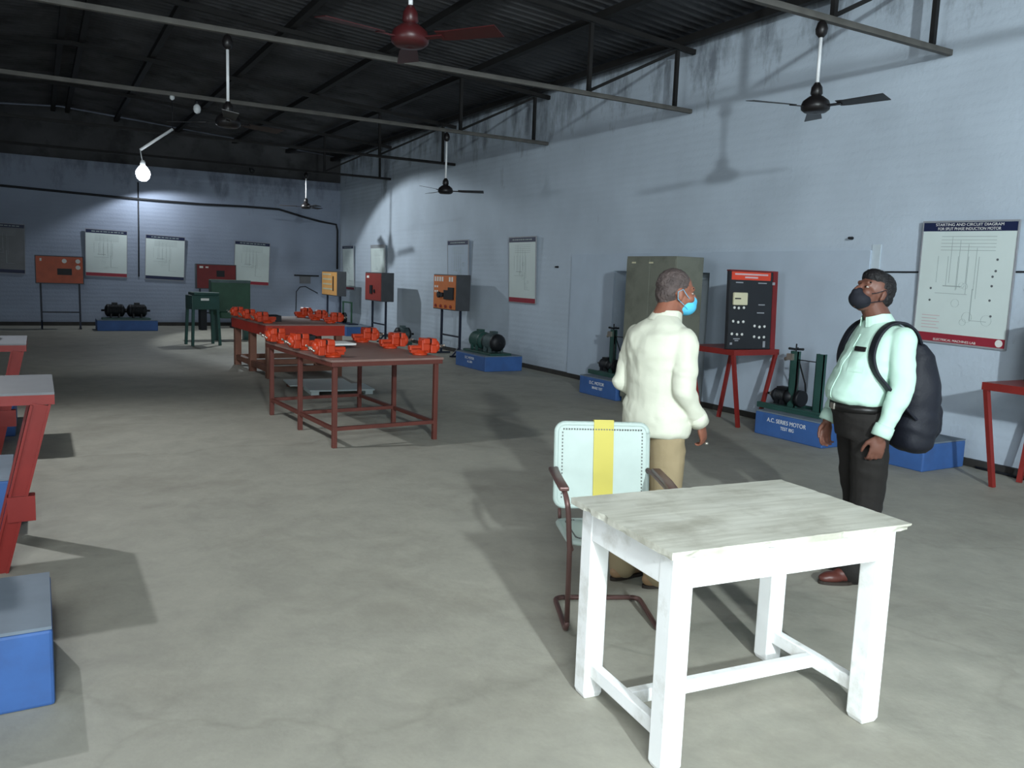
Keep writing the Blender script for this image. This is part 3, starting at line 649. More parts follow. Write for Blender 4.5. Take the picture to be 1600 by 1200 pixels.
plinth((7.09, 5.86, 0), .70, .90, .26, 'blue plinth with white lettering beside the man with the backpack', ('A.C. SERIES MOTOR', 'TEST RIG'))
brake_rig((7.07, 6.06, .26), 0, 'green brake rig with star hand wheel, right of the black panel')
plinth((7.08, 4.62, 0), .62, .55, .26, 'blue plinth on the floor behind the backpack')
e = empty('wheel_rig', (6.85, 20.35, .24), 0, 'slender green frame with a small black wheel in the far corner', 'machine')
b = MB(); b.bar((0, -.33, 0), (0, -.33, .55), .035); b.bar((0, .33, 0), (0, .33, .55), .035); b.bar((0, -.35, .55), (0, .35, .55), .035); b.build('frame', M_green2, e)
b = MB(); b.lathe([(.14, -.03), (.14, .03), (.06, .03), (.06, -.03), (.14, -.03)], (-.08, 0, .15), (1, 0, 0), 24); b.build('wheel', M_dark, e)
b = MB(); b.box(-.12, .12, -.5, .5, 0, .03); b.build('bed_frame', M_navy, e)
e = empty('small_motor', (7.0, 17.0, 0), 0, 'small dark motor on the floor by the long wall, under the red-brown cabinet', 'motor')
b = MB(); g = MB(); motor(b, g, (0, 0, .24), (1, 0, 0), .15, .2); b.build('motor_body', M_motor, e); g.build('end_bells', M_dark, e)
b = MB(); b.box(-.15, .15, -.2, .2, 0, .075); b.build('bed_plate', M_green, e)
# left side plinths
plinth((-.43, 3.52, 0), .87, .60, .30, 'bright blue plinth with dusty grey top in the near left corner')
plinth((-.60, 5.95, 0), .85, .72, .30, 'blue plinth under the nearer red-framed table at left')
plinth((-.62, 9.0, 0), .8, .9, .30, 'blue plinth behind, under the farther red-framed table at left')

# ================================================================ red stands
def red_stand(pos, rz, w, d, h, label, foot=.20, top=M_greytop, double=False):
    e = empty('equipment_stand', pos, rz, label, 'stand', 'red tapered equipment stands')
    b = MB(); b.box(-w/2, w/2, -d/2, d/2, h-.012, h); b.build('top', top, e)
    b = MB(); z = h-.037
    for s in (-1, 1):
        b.bar((-w/2, s*(d/2-.02), z), (w/2, s*(d/2-.02), z), .04, .05); b.bar((s*(w/2-.02), -d/2+.04, z), (s*(w/2-.02), d/2-.04, z), .04, .05)
    b.build('rim', M_red, e)
    for sx in (-1, 1):
        for sy in (-1, 1):
            b = MB(); a = Vector((sx*(w/2-.022), sy*(d/2-.03), h-.06)); c = Vector((sx*(w/2-foot), sy*(d/2-.06), 0))
            if double:
                b.bar(a+Vector((0, 0, 0)), c, .012, .09, up=(0, 1, 0)); b.bar(a+Vector((-sx*.08, 0, 0)), c+Vector((-sx*.07, 0, 0)), .012, .09, up=(0, 1, 0)); b.bar(a+Vector((-sx*.04, .03*sy, 0)), c+Vector((-sx*.035, .03*sy, 0)), .07, .012, up=(0, 1, 0))
            else: b.bar(a, c, .038, .038)
            b.build('leg', M_red, e)
    if double:
        for sx in (-1, 1):
            b = MB(); b.box(sx*(w/2-.02-(foot-.02)*.66)-.062, sx*(w/2-.02-(foot-.02)*.66)+.062, -d/2-.005, -d/2+.07, .27, .40); b.build('gusset_plate', M_red, e)
    return e
red_stand((7.06, 3.36, 0), 0, .82, .94, .885, 'red tapered stand cut by the right picture edge', foot=.21, top=M_red)
red_stand((6.95, 6.92, 0), 0, .70, .74, .885, 'red tapered stand carrying the black panel, between the two men', foot=.20, top=M_red)
red_stand((-.47, 5.12, 0), 0, 1.05, .76, .93, 'nearer red stand with grey top at the left picture edge', foot=.24, double=True)
red_stand((-.62, 7.95, 0), 0, 1.05, .82, .93, 'farther red stand with grey top at the left picture edge', foot=.22, double=True)
# black panel on the stand
e = empty('black_test_panel', (6.90, 6.60, .8875), math.radians(-6), 'black test panel with red title strip and cream meter on the red stand', 'control panel')
b = MB(); w, h = .66, .87; T = Matrix.Rotation(math.radians(-2.5), 4, 'X')
b.box(-w/2, w/2, 0, .05, 0, h, T); b.build('case', M_pan_bk, e, .005); b = MB(); b.box(w/2-.062, w/2+.004, -.009, .055, -.001, h+.004, T); b.box(-w/2, w/2-.062, -.009, .055, h-.010, h+.004, T); b.build('frame_edge', mat('dark_red_case', (120, 36, 38), rough=.45), e)
b = MB(); b.box(-w/2+.003, w/2-.065, -.006, 0, .003, h-.012, T); f = b.build('front_panel', M_pan_bk, e)
b = MB(); b.box(-w/2+.02, w/2-.10, -.010, -.006, h-.105, h-.015, T); hs = b.build('title_strip', M_hdr, f)
b = MB(); b.box(-w/2+.06, w/2-.14, -.012, -.010, h-.052, h-.034, T); b.box(-.13, .05, -.012, -.010, h-.085, h-.068, T); b.build('title_marks', M_pink, hs)
b = MB(); b.box(-w/2+.04, -w/2+.23, -.04, -.006, h*.56, h*.72, T); mt = b.build('meter', M_cream, f, .01)
b = MB(); b.box(-w/2+.05, -w/2+.13, -.044, -.04, h*.635, h*.65, T); b.build('meter_needle', M_dark, mt)
for (x, z) in [(-.26, .46), (-.20, .455), (-.13, .46), (-.27, .31), (-.2, .30), (-.13, .305), (-.28, .17), (-.21, .165), (-.14, .165), (.03, .26), (.10, .25), (.17, .255), (.03, .14), (.10, .13), (.17, .135)]:
    b = MB(); b.lathe([(.014, 0), (.016, .008), (.008, .014)], T @ Vector((x, -.006, z)), (0, -1, 0), 14); b.build('terminal', M_lbl, f)
b = MB()
for (x, z, l) in [(-.2, .50, .08), (-.2, h-.14, .1), (.12, h-.14, .12), (.12, .49, .09), (.11, .40, .1), (-.21, .11, .09), (-.21, .09, .05), (.1, .31, .0)]:
    if l: b.box(x-l/2, x+l/2, -.008, -.006, z, z+.012, T)
b.box(.16, .19, -.012, -.006, .02, .09, T); b.box(-.30, -.27, -.01, -.006, .05, .075, T); b.box(w/2-.07, w/2-.035, -.01, .0, h-.15, h-.12, T); b.build('small_labels', M_boardfr, f)
# dark panel on the right-edge stand
e = empty('dark_test_panel', (7.27, 3.48, .8865), 0, 'dark test panel on the right-edge red stand, mostly out of frame', 'control panel')
b = MB(); b.box(-.13, .16, -.29, .29, 0, .5); b.build('case', M_pan_bk, e, .005)
b = MB(); b.box(-.12, .15, -.298, -.29, .01, .49); b.build('front_panel', M_pan_bk, e)
# panels on left stands (they throw the shadows on the floor)
for yy, l in ((5.10, 'orange test panel on the nearer left stand, outside the frame'), (7.95, 'orange test panel on the farther left stand, outside the frame')):
    e = empty('orange_test_panel', (-.80, yy, .93), 0, l, 'control panel', 'test panels on the left stands')
    b = MB(); b.box(-.33, .33, -.08, .08, 0, .7); b.build('case', M_panbox, e, .005)
    b = MB(); b.box(-.32, .32, -.088, -.08, .01, .69); b.build('front_panel', M_pan_or, e)

# ================================================================ steel cabinet
e = empty('steel_cabinet', (6.84, 8.09, 0), 0, 'tall grey-green steel cabinet standing before the doorway behind the man in cream', 'cupboard')
cw, cd, chh = .96, .43, 1.91                 # along y, along x, height
cy = 0
b = MB(); b.box(-cd/2, cd/2, cy-cw/2, cy+cw/2, .08, chh); b.box(-cd/2+.02, cd/2, cy-cw/2+.01, cy+cw/2-.01, 0, .08); b.build('carcass', M_cab, e, .006)
for s in (0, 1):
    b = MB(); y0 = cy-cw/2+.012+s*(cw/2-.008); b.box(-cd/2-.012, -cd/2, y0, y0+cw/2-.016, .10, chh-.03); dd = b.build('door', M_cab, e, .004)
    if s == 0: b = MB(); b.box(-cd/2-.035, -cd/2-.012, cy-.05, cy-.03, .95, 1.12); b.build('handle', M_chrome, dd)
for q in (-.06, .28): b = MB(); b.box(-cd/2-.014, -cd/2-.012, cy+q, cy+q+.08, chh-.09, chh-.07); b.build('sticker', M_cream, e)

# ================================================================ brown work tables with vices
def brown_table(pos, rz, w, l, h, label, thick, mtop, mleg, mrim, rails):
    e = empty('work_table', pos, rz, label, 'table')
    b = MB(); b.box(-w/2, w/2, -l/2, l/2, h-.02, h); b.build('top', mtop, e, .003)
    ap = .04 if thick < .06 else .15
    b = MB()
    for s in (-1, 1): b.box(-w/2+.01, w/2-.01, s*(l/2-.02)-.015, s*(l/2-.02)+.015, h-.02-ap, h-.02); b.box(s*(w/2-.02)-.015, s*(w/2-.02)+.015, -l/2+.04, l/2-.04, h-.02-ap, h-.02)
    b.build('apron', mrim, e)
    for sx in (-1, 1):
        for sy in (-1, 0, 1):
            x, y = sx*(w/2-thick/2-.035), sy*(l/2-thick/2-.035); b = MB(); b.box(x-thick/2, x+thick/2, y-thick/2, y+thick/2, 0, h-.02); b.build('leg', mleg, e, .003)
    b = MB(); z = rails; t = thick*.8
    for sx in (-1, 1): b.box(sx*(w/2-thick/2-.035)-t/2, sx*(w/2-thick/2-.035)+t/2, -l/2+.05, l/2-.05, z-t/2, z+t/2)
    for sy in (-1, 0, 1): b.box(-w/2+.05, w/2-.05, sy*(l/2-thick/2-.035)-t/2, sy*(l/2-thick/2-.035)+t/2, z-t/2+.004, z+t/2+.004)
    b.build('lower_rails', mleg, e)
    return e
T1 = brown_table((2.735, 8.06, 0), math.radians(3.2), 1.13, 1.98, .805, 'nearer brown work table on six thin square legs with orange vices', .042, M_browntop, M_brown, M_brown, .17)
T2 = brown_table((3.36, 12.95, 0), math.radians(2), 1.20, 2.05, .79, 'farther work table with orange-red apron and thick wooden legs', .10, M_browntop, M_brownwood, M_orangered, .13)
def vise():
    e = empty('bench_vice', (0, 0, 0), 0, '', 'vice', 'orange bench vices')
    # local: +x outwards over the table edge, origin on the table top at the edge
    b = MB(); b.lathe([(.075, 0), (.075, .018), (.06, .026), (.05, .05)], (-.06, 0, 0), n=24); b.box(-.16, .03, -.035, .035, .02, .075); b.build('base', M_orange, e, .006)
    b = MB(); b.box(-.175, -.05, -.035, .035, .045, .095); b.box(-.06, .02, -.06, .06, .04, .15); b.box(-.05, .02, -.075, .075, .11, .165); b.build('fixed_jaw', M_orange, e, .01)
    b = MB(); b.box(.035, .10, -.055, .055, .02, .15); b.box(.035, .09, -.075, .075, .10, .165); b.box(-.02, .05, -.025, .025, .05, .10); b.lathe([(.06, 0), (.06, .03), (.03, .05)], (.09, 0, .085), (1, 0, 0), 20); b.build('sliding_jaw', M_orange, e, .01)
    b = MB(); b.box(.0215, .034, -.07, .07, .125, .163); b.build('jaw_plates', M_dark, e)
    b = MB(); b.cyl((.13, 0, .085), (.175, 0, .085), .016); b.cyl((.158, -.09, .10), (.158, .09, .07), .007, n=8); b.ell((.158, -.09, .10), (.012, .012, .012)); b.ell((.158, .09, .07), (.012, .012, .012)); b.build('screw_handle', M_chrome, e)
    return e
V0 = vise(); used = [False]
def put_vise(x, y, z, rz, label):
    o = V0 if not used[0] else copy_tree(V0); used[0] = True
    relabel(o, label, (x, y, z), rz)
def on_table(T, lx, ly, h): 
    M = Matrix.Rotation(T.rotation_euler.z, 4, 'Z'); v = M @ Vector((lx, ly, 0)); return T.location.x+v.x, T.location.y+v.y, h
ranks = ['nearest', 'middle', 'farthest']
for side, sx in (('left', -1), ('right', 1)):
    for k, ly in enumerate((-.72, -.02, .72)):
        x, y, z = on_table(T1, sx*(.565-.06), ly, .805)
        put_vise(x, y, z, T1.rotation_euler.z+(0 if sx > 0 else PI)+math.radians(random.uniform(-6, 6)), f'{ranks[k]} orange bench vice on the {side} edge of the nearer work table')
    for k, ly in enumerate((-.72, .0, .74)):
        x, y, z = on_table(T2, sx*(.60-.06), ly, .79)
        put_vise(x, y, z, T2.rotation_euler.z+(0 if sx > 0 else PI)+math.radians(random.uniform(-6, 6)), f'{ranks[k]} orange bench vice on the {side} edge of the farther work table')
x, y, z = on_table(T1, -.10, .18, .805)
b = MB(); b.box(-.19, .19, -.15, .15, .012, .032); o = b.build('drawing_board', M_lbl, None, .003); o.location = (x, y, z+.02); o.rotation_euler = (0, 0, .1); tag(o, 'pale thin board lying on the nearer work table', 'board')
b = MB(); b.box(-.12, .12, -.1, .1, 0, .032); o = b.build('dark_tool_block', M_dark); o.location = (x, y, z); tag(o, 'dark flat block under the pale board on the nearer work table', 'tool')
x, y, z = on_table(T1, -.22, .66, .805); b = MB(); b.box(-.09, .09, -.05, .05, 0, .09); b.box(-.06, .06, -.03, .03, .09, .10); o = b.build('surface_block', M_dark, None, .006); o.location = (x, y, z); tag(o, 'small black block on the far left corner of the nearer work table', 'tool')
x, y, z = on_table(T2, -.30, -.3, .79); b = MB(); b.box(-.12, .12, -.1, .1, 0, .09); b.box(-.08, .08, -.06, .06, .09, .10); o = b.build('surface_block', M_dark, None, .006); o.location = (x, y, z); tag(o, 'black block between the vices on the farther work table', 'tool')
# white sheets on the floor between the tables
b = MB(); b.box(-.42, .42, -.30, .30, 0, .02); o = b.build('white_board', M_board, None, .003); o.location = (3.32, 11.1, .035); o.rotation_euler = (0, 0, -.1); tag(o, 'white board lying on the floor, the farther of the pair between the work tables', 'board')
b = MB(); b.box(-.42, .42, -.30, .30, 0, .02); b.box(-.4, -.3, -.28, .28, -.05, 0); b.box(.3, .4, -.28, .28, -.05, 0); o = b.build('white_board', M_board, None, .003); o.location = (3.40, 10.45, .05); o.rotation_euler = (0, 0, -.1); tag(o, 'white board lying on battens on the floor, the nearer of the pair', 'board')
b = MB(); b.box(-.4, .4, -.03, .03, 0, .035); o = b.build('batten', M_brownwood); o.location = (3.3, 11.1, 0); tag(o, 'wooden batten under the farther white floor board', 'batten')

# ================================================================ green machines at the back
e = empty('green_machine_stand', (2.86, 17.45, 0), math.radians(8), 'dark green machine stand with white plate before the back wall', 'machine')
b = MB(); b.box(-.27, .27, -.22, .22, .72, 1.0); b.box(-.22, .27, -.2, .2, 1.0, 1.06); b.build('housing', M_green, e, .01)
b = MB(); b.box(-.1, .06, -.225, -.22, .90, .945); b.build('name_plate', M_lbl, e)
for sx in (-1, 1):
    for sy in (-1, 1): b = MB(); b.bar((sx*.24, sy*.19, .72), (sx*.27, sy*.22, 0), .05, .05); b.build('leg', M_green, e)
b = MB(); b.box(-.06, .06, -.08, .08, .3, .72); b.build('pedestal_motor', M_dark, e)
e = empty('green_shear_machine', (3.62, 18.5, 0), 0, 'broad green sheet-metal machine beside the dark green stand', 'machine')
b = MB(); b.box(-.42, .40, -.05, .25, .55, 1.30); b.box(-.25, .30, -.15, .05, .48, .62); b.build('body', M_green2, e, .02)
b = MB(); b.box(-.42, .40, -.07, -.05, 1.24, 1.30); b.build('top_lip', M_motor, e)
for sx in (-1, 1): b = MB(); b.box(sx*.32-.05, sx*.32+.05, 0, .2, 0, .55); b.build('leg', M_green, e)

# ================================================================ white table
e = empty('white_table', (2.215, 2.13, 0), math.radians(-6.0), 'white-painted wooden table with weathered grey top in the foreground', 'table')
tw, td, th = 1.03, .665, .772
b = MB(); b.box(-tw/2, tw/2, -td/2, td/2, th-.024, th); tp = b.build('top', M_wood, e)
# chip and wear the edge
me = tp.data; bm = bmesh.new(); bm.from_mesh(me); bmesh.ops.subdivide_edges(bm, edges=bm.edges, cuts=60, use_grid_fill=True)
for v in bm.verts:
    ed = min(tw/2-abs(v.co.x), td/2-abs(v.co.y))
    if ed < .002:
        n_ = noise.noise(Vector((v.co.x*18, v.co.y*18, v.co.z*30))); d = max(0, n_-.15)*.02
        if abs(abs(v.co.x)-tw/2) < .002: v.co.x -= math.copysign(d, v.co.x)
        if abs(abs(v.co.y)-td/2) < .002: v.co.y -= math.copysign(d, v.co.y)
bm.to_mesh(me); bm.free()
lx, ly = .482, .30; lt = .08
b = MB()
for s in (-1, 1): b.box(-lx+lt-.002, lx-lt+.002, s*(ly-.014)-.012, s*(ly-.014)+.012, th-.024-.115, th-.024); b.box(s*(lx-.014)-.012, s*(lx-.014)+.012, -ly+lt-.002, ly-lt+.002, th-.024-.115, th-.024)
b.build('apron', M_white, e, .002)
for sx in (-1, 1):
    for sy in (-1, 1):
        x0, x1 = sorted((sx*lx, sx*(lx-lt))); y0, y1 = sorted((sy*ly, sy*(ly-lt))); b = MB()
        rr = []
        for z, k in ((0, .82), (.02, 1), (th-.024, 1.0)):
            cx, cy_ = (x0+x1)/2, (y0+y1)/2; q = lt/2*k; rr.append([Vector((cx-q, cy_-q, z)), Vector((cx+q, cy_-q, z)), Vector((cx+q, cy_+q, z)), Vector((cx-q, cy_+q, z))])
        b.rings(rr, smooth=False); b.build('leg', M_white, e, .006)
for s in (-1, 1): b = MB(); b.box(s*(lx-lt/2)-.018, s*(lx-lt/2)+.018, -ly+lt-.004, ly-lt+.004, .09, .145); b.build('side_stretcher', M_white, e, .004)
b = MB(); b.box(-lx+lt/2+.018, lx-lt/2-.018, -.018, .018, .092, .143); b.build('middle_stretcher', M_white, e, .004)

# ================================================================ chair
# local: -y is the way the chair faces, x across; floor sled
e = empty('cantilever_chair', (2.305, 3.01, 0), math.radians(-25.0), 'steel tube armchair with pale woven seat and yellow-striped back behind the white table', 'chair')
hw = .215; r = .0125
def arc(p, c, q, n=5):
    p, c, q = Vector(p), Vector(c), Vector(q); return [p*(1-t)**2+c*2*t*(1-t)+q*t*t for t in [i/n for i in range(n+1)]]
yf, yr = -.20, .20
b = MB()
b.tube(arc((-hw+.05, yr, r), (-hw, yr, r), (-hw, yr-.05, r))+arc((-hw, yf+.05, r), (-hw, yf, r), (-hw, yf, .06)), r, 10)
b.tube(arc((hw-.05, yr, r), (hw, yr, r), (hw, yr-.05, r))+arc((hw, yf+.05, r), (hw, yf, r), (hw, yf, .06)), r, 10)
b.tube([(-hw+.05, yr, r), (hw-.05, yr, r)], r, 10)
for s in (-1, 1): b.tube([(s*hw, yf, .06), (s*(hw+.005), yf-.01, .40)]+arc((s*(hw+.02), yf-.02, .58), (s*(hw+.03), yf-.02, .645), (s*(hw+.03), yf+.05, .65))+[(s*(hw+.03), yr-.02, .66), (s*(hw+.015), yr+.03, .665)], r, 10)
b.build('sled_frame', M_chairfr, e)
for s in (-1, 1):
    b = MB(); b.band([(s*(hw+.035), yf+.02, .668), (s*(hw+.04), -.05, .675), (s*(hw+.04), yr-.03, .68)], .045, .02, (1, 0, 0)); b.build('armrest', M_chairfr, e, .006)
# back
Tb = Matrix.Translation((0, yr+.015, .475)) @ Matrix.Rotation(math.radians(-9), 4, 'X')
bw, bh = .235, .42
def rrect(w, h0, h1, c, n=6):
    pts = []
    for cx, cz, a0 in ((w-c, h1-c, 0), (-w+c, h1-c, PI/2), (-w+c, h0+c, PI), (w-c, h0+c, 3*PI/2)):
        for i in range(n+1): a = a0+PI/2*i/n; pts.append((cx+c*math.cos(a), cz+c*math.sin(a)))
    return pts
def slab(b, pts, y0, y1, T):
    b.rings([[T @ Vector((x, y0, z)) for x, z in pts], [T @ Vector((x, y1, z)) for x, z in pts]], smooth=False)
b = MB(); slab(b, rrect(bw, 0, bh, .045), -.010, .010, Tb); bk = b.build('backrest', M_wick, e, .005)
b = MB(); q = rrect(bw-.006, .006, bh-.006, .042); b.tube([Tb @ Vector((x, 0, z)) for x, z in q+q[:1]], .014, 8); b.build('back_rim', M_wick, bk)
b = MB(); b.box(-.045, .055, -.0165, -.0102, .0, bh+.012, Tb); b.box(-.045, .055, -.016, .016, bh+.004, bh+.0155, Tb); b.box(-.045, .055, .0102, .0165, .0, bh+.012, Tb); b.build('yellow_stripe', M_yel, bk)
b = MB(); n = 30
for k in range(n): x = -bw+.04+(2*bw-.08)*k/(n-1); b.box(x-.003, x+.003, -.0185, -.0100, bh-.036, bh-.029, Tb)
for k in range(20):
    for s in (-1, 1): z = .05+.32*k/19; b.box(s*(bw-.034)-.003, s*(bw-.034)+.003, -.0125, -.0100, z-.004, z+.004, Tb)
b.build('stitching', M_stitch, bk)
for s in (-1, 1): b = MB(); b.tube([(s*(bw-.03), yr+.035, .46), (s*(bw-.03), yr+.01, .42)], .009); b.tube([Tb @ Vector((s*(bw-.005), .01, .15)), (s*(hw+.015), yr+.03, .665)], .008); b.build('back_bracket', M_chairfr, e)
# seat
Ts = Matrix.Translation((0, 0, .425)) @ Matrix.Rotation(math.radians(-86), 4, 'X')
b = MB(); 
q = rrect(hw+.008, -.225, .215, .06)
b.rings([[Vector((x, y, z0+.015*(-y/.22))) for x, y in q] for z0 in (.412, .430)], smooth=False); st = b.build('seat', M_wick, e, .005)
b = MB(); q2 = rrect(hw+.004, -.221, .211, .058); b.tube([Vector((x, y, .421+.015*(-y/.22))) for x, y in q2+q2[:1]], .014, 8); b.build('seat_rim', M_wick, st)
b = MB(); q3 = rrect(hw-.03, -.19, .18, .045)
for k, (x, y) in enumerate(q3): b.box(x-.004, x+.004, y-.004, y+.004, .428+.015*(-y/.22), .4335+.015*(-y/.22))
for k in range(16):
    for s in (-1, 1): y = -.14+.28*k/15; b.box(s*(hw-.03)-.003, s*(hw-.03)+.003, y-.005, y+.005, .428+.015*(-y/.22), .4335+.015*(-y/.22))
b.build('stitching', M_stitch, st)
for s in (-1, 1): b = MB(); b.tube([(s*(hw-.005), yf-.005, .40), (s*(hw-.02), yr-.02, .398)], .010); b.build('seat_rail', M_chairfr, e)

# ================================================================ people
def head_parts(b, H, nb, nr=.058):
    """H = head matrix (origin at head centre, x forward, y left)"""
    R3 = H.to_3x3(); P = lambda *p: H @ Vector(p)
    b.ell(P(-.012, 0, .028), (.094, .076, .088), R3); b.ell(P(.030, 0, -.025), (.062, .062, .085), R3); b.ell(P(.036, 0, -.078), (.046, .046, .036), R3)
    b.caps(P(.088, 0, .012), P(.107, 0, -.020), .009, .015); b.ell(P(.099, .012, -.026), (.012, .010, .009), R3); b.ell(P(.099, -.012, -.026), (.012, .010, .009), R3)
    b.caps(P(.076, -.032, .030), P(.076, .032, .030), .013, .013); b.ell(P(.062, .036, -.022), (.030, .028, .028), R3); b.ell(P(.062, -.036, -.022), (.030, .028, .028), R3)
    b.ell(P(.088, 0, -.052), (.012, .024, .006), R3); b.ell(P(.086, 0, -.062), (.012, .020, .007), R3); b.ell(P(.075, 0, -.095), (.018, .020, .016), R3)
    for s in (-1, 1):
        E = R3 @ Matrix.Rotation(s*.25, 3, 'Z') @ Matrix.Rotation(-.15, 3, 'Y'); b.ell(P(-.008, s*.079, -.008), (.019, .009, .033), E); b.ell(P(.0, s*.076, -.032), (.010, .008, .012), R3)
    b.caps(P(-.020, 0, -.055), nb, nr, nr+.006)
def hand(b, wrist, d, palm_n, side, s=1.0, curl=.5):
    """d fingers direction, palm_n direction the palm faces, side = thumb side direction"""
    w = Vector(wrist); d = Vector(d).normalized(); n = Vector(palm_n); n = (n-d*n.dot(d)).normalized(); t = Vector(side); t = (t-d*t.dot(d)-n*t.dot(n)).normalized()
    pc = w+d*.050*s
    M3 = Matrix((d, t, n)).transposed()
    b.ell(pc, (.052*s, .040*s, .017*s), M3); b.ell(w+d*.075*s, (.024*s, .041*s, .014*s), M3); b.caps(w-d*.02, w+d*.02, .024*s, .022*s)
    for k, (off, ln) in enumerate(((.030, .072), (.010, .080), (-.011, .074), (-.031, .058))):
        p = w+d*.088*s+t*off*s; cur = curl+.12*k; dd = (d+t*off*1.6).normalized(); rr = (.0092, .0094, .009, .008)[k]*s
        for seg, fr in enumerate((.46, .32, .24)):
            a = cur*(.35+.75*seg); v = (dd*math.cos(a)+n*math.sin(a)); q = p+v*ln*fr*s; b.caps(p, q, rr, rr*.92, 10, 3); p = q; rr *= .92
    p = w+d*.022*s+t*.026*s+n*.006
    for v, l, r0 in ((d*.75+t*.75+n*.25, .038, .014), (d*.95+t*.32+n*.3, .032, .011), (d*1.0+t*.05+n*.35, .025, .0095)):
        v = v.normalized(); q = p+v*l*s; b.caps(p, q, r0*s, r0*.85*s, 10, 3); p = q
def folds(amp, seed, fx=9.0, damp=None):
    off = Vector((seed*3.7, seed*1.3, seed*2.1))
    def f(co, n):
        w = noise.noise(Vector((co.x*5, co.y*5, co.z*17))+off+noise.noise_vector(co*6)*.9); w = max(0, w)**1.2
        co = co+n*amp*1.5*w
        q = Vector((co.x*fx, co.y*fx, co.z*fx*1.0)); k = noise.noise(q+off)+.6*noise.noise(q*2.3+off)
        k2 = math.sin((co.z*26+noise.noise(co*5+off)*5))*noise.noise(co*4+off*2)
        return co+n*(amp*k+amp*.6*k2)
    return f
def eyes(H, parent, iris=M_iris):
    for s in (-1, 1):
        b = MB(); b.ell(H @ Vector((.0745, s*.031, .006)), (.0112, .0130, .0058), H.to_3x3()); o = b.build('eye', M_eye, parent)
        b = MB(); b.ell(H @ Vector((.0832, s*.031, .006)), (.0046, .0066, .0056), H.to_3x3()); b.build('iris', iris, o)
def shoe(mb_list, F, L, w):
    """F = foot matrix, origin under the ankle on the floor, x forward"""
    b = MB(); R3 = F.to_3x3(); P = lambda *p: F @ Vector(p)
    b.ell(P(-.02, 0, .045), (.06, w*.9, .042), R3); b.ell(P(.05, 0, .048), (.085, w*.92, .042), R3); b.ell(P(.125, 0, .036), (.075, w, .032), R3); b.ell(P(.165, 0, .032), (.045, w*.8, .025), R3)
    b.caps(P(-.012, 0, .06), P(-.012, 0, .105), .042, .044); return b
def sole(F, w):
    b = MB(); pts = []
    for k in range(24):
        a = 2*PI*k/24; x = .065+.145*math.cos(a); y = (w+.003)*math.sin(a)*(1 if math.cos(a) > 0 else .85); pts.append((x, y))
    b.rings([[F @ Vector((x, y, z)) for x, y in pts] for z in (.0, .018)], smooth=False); return b

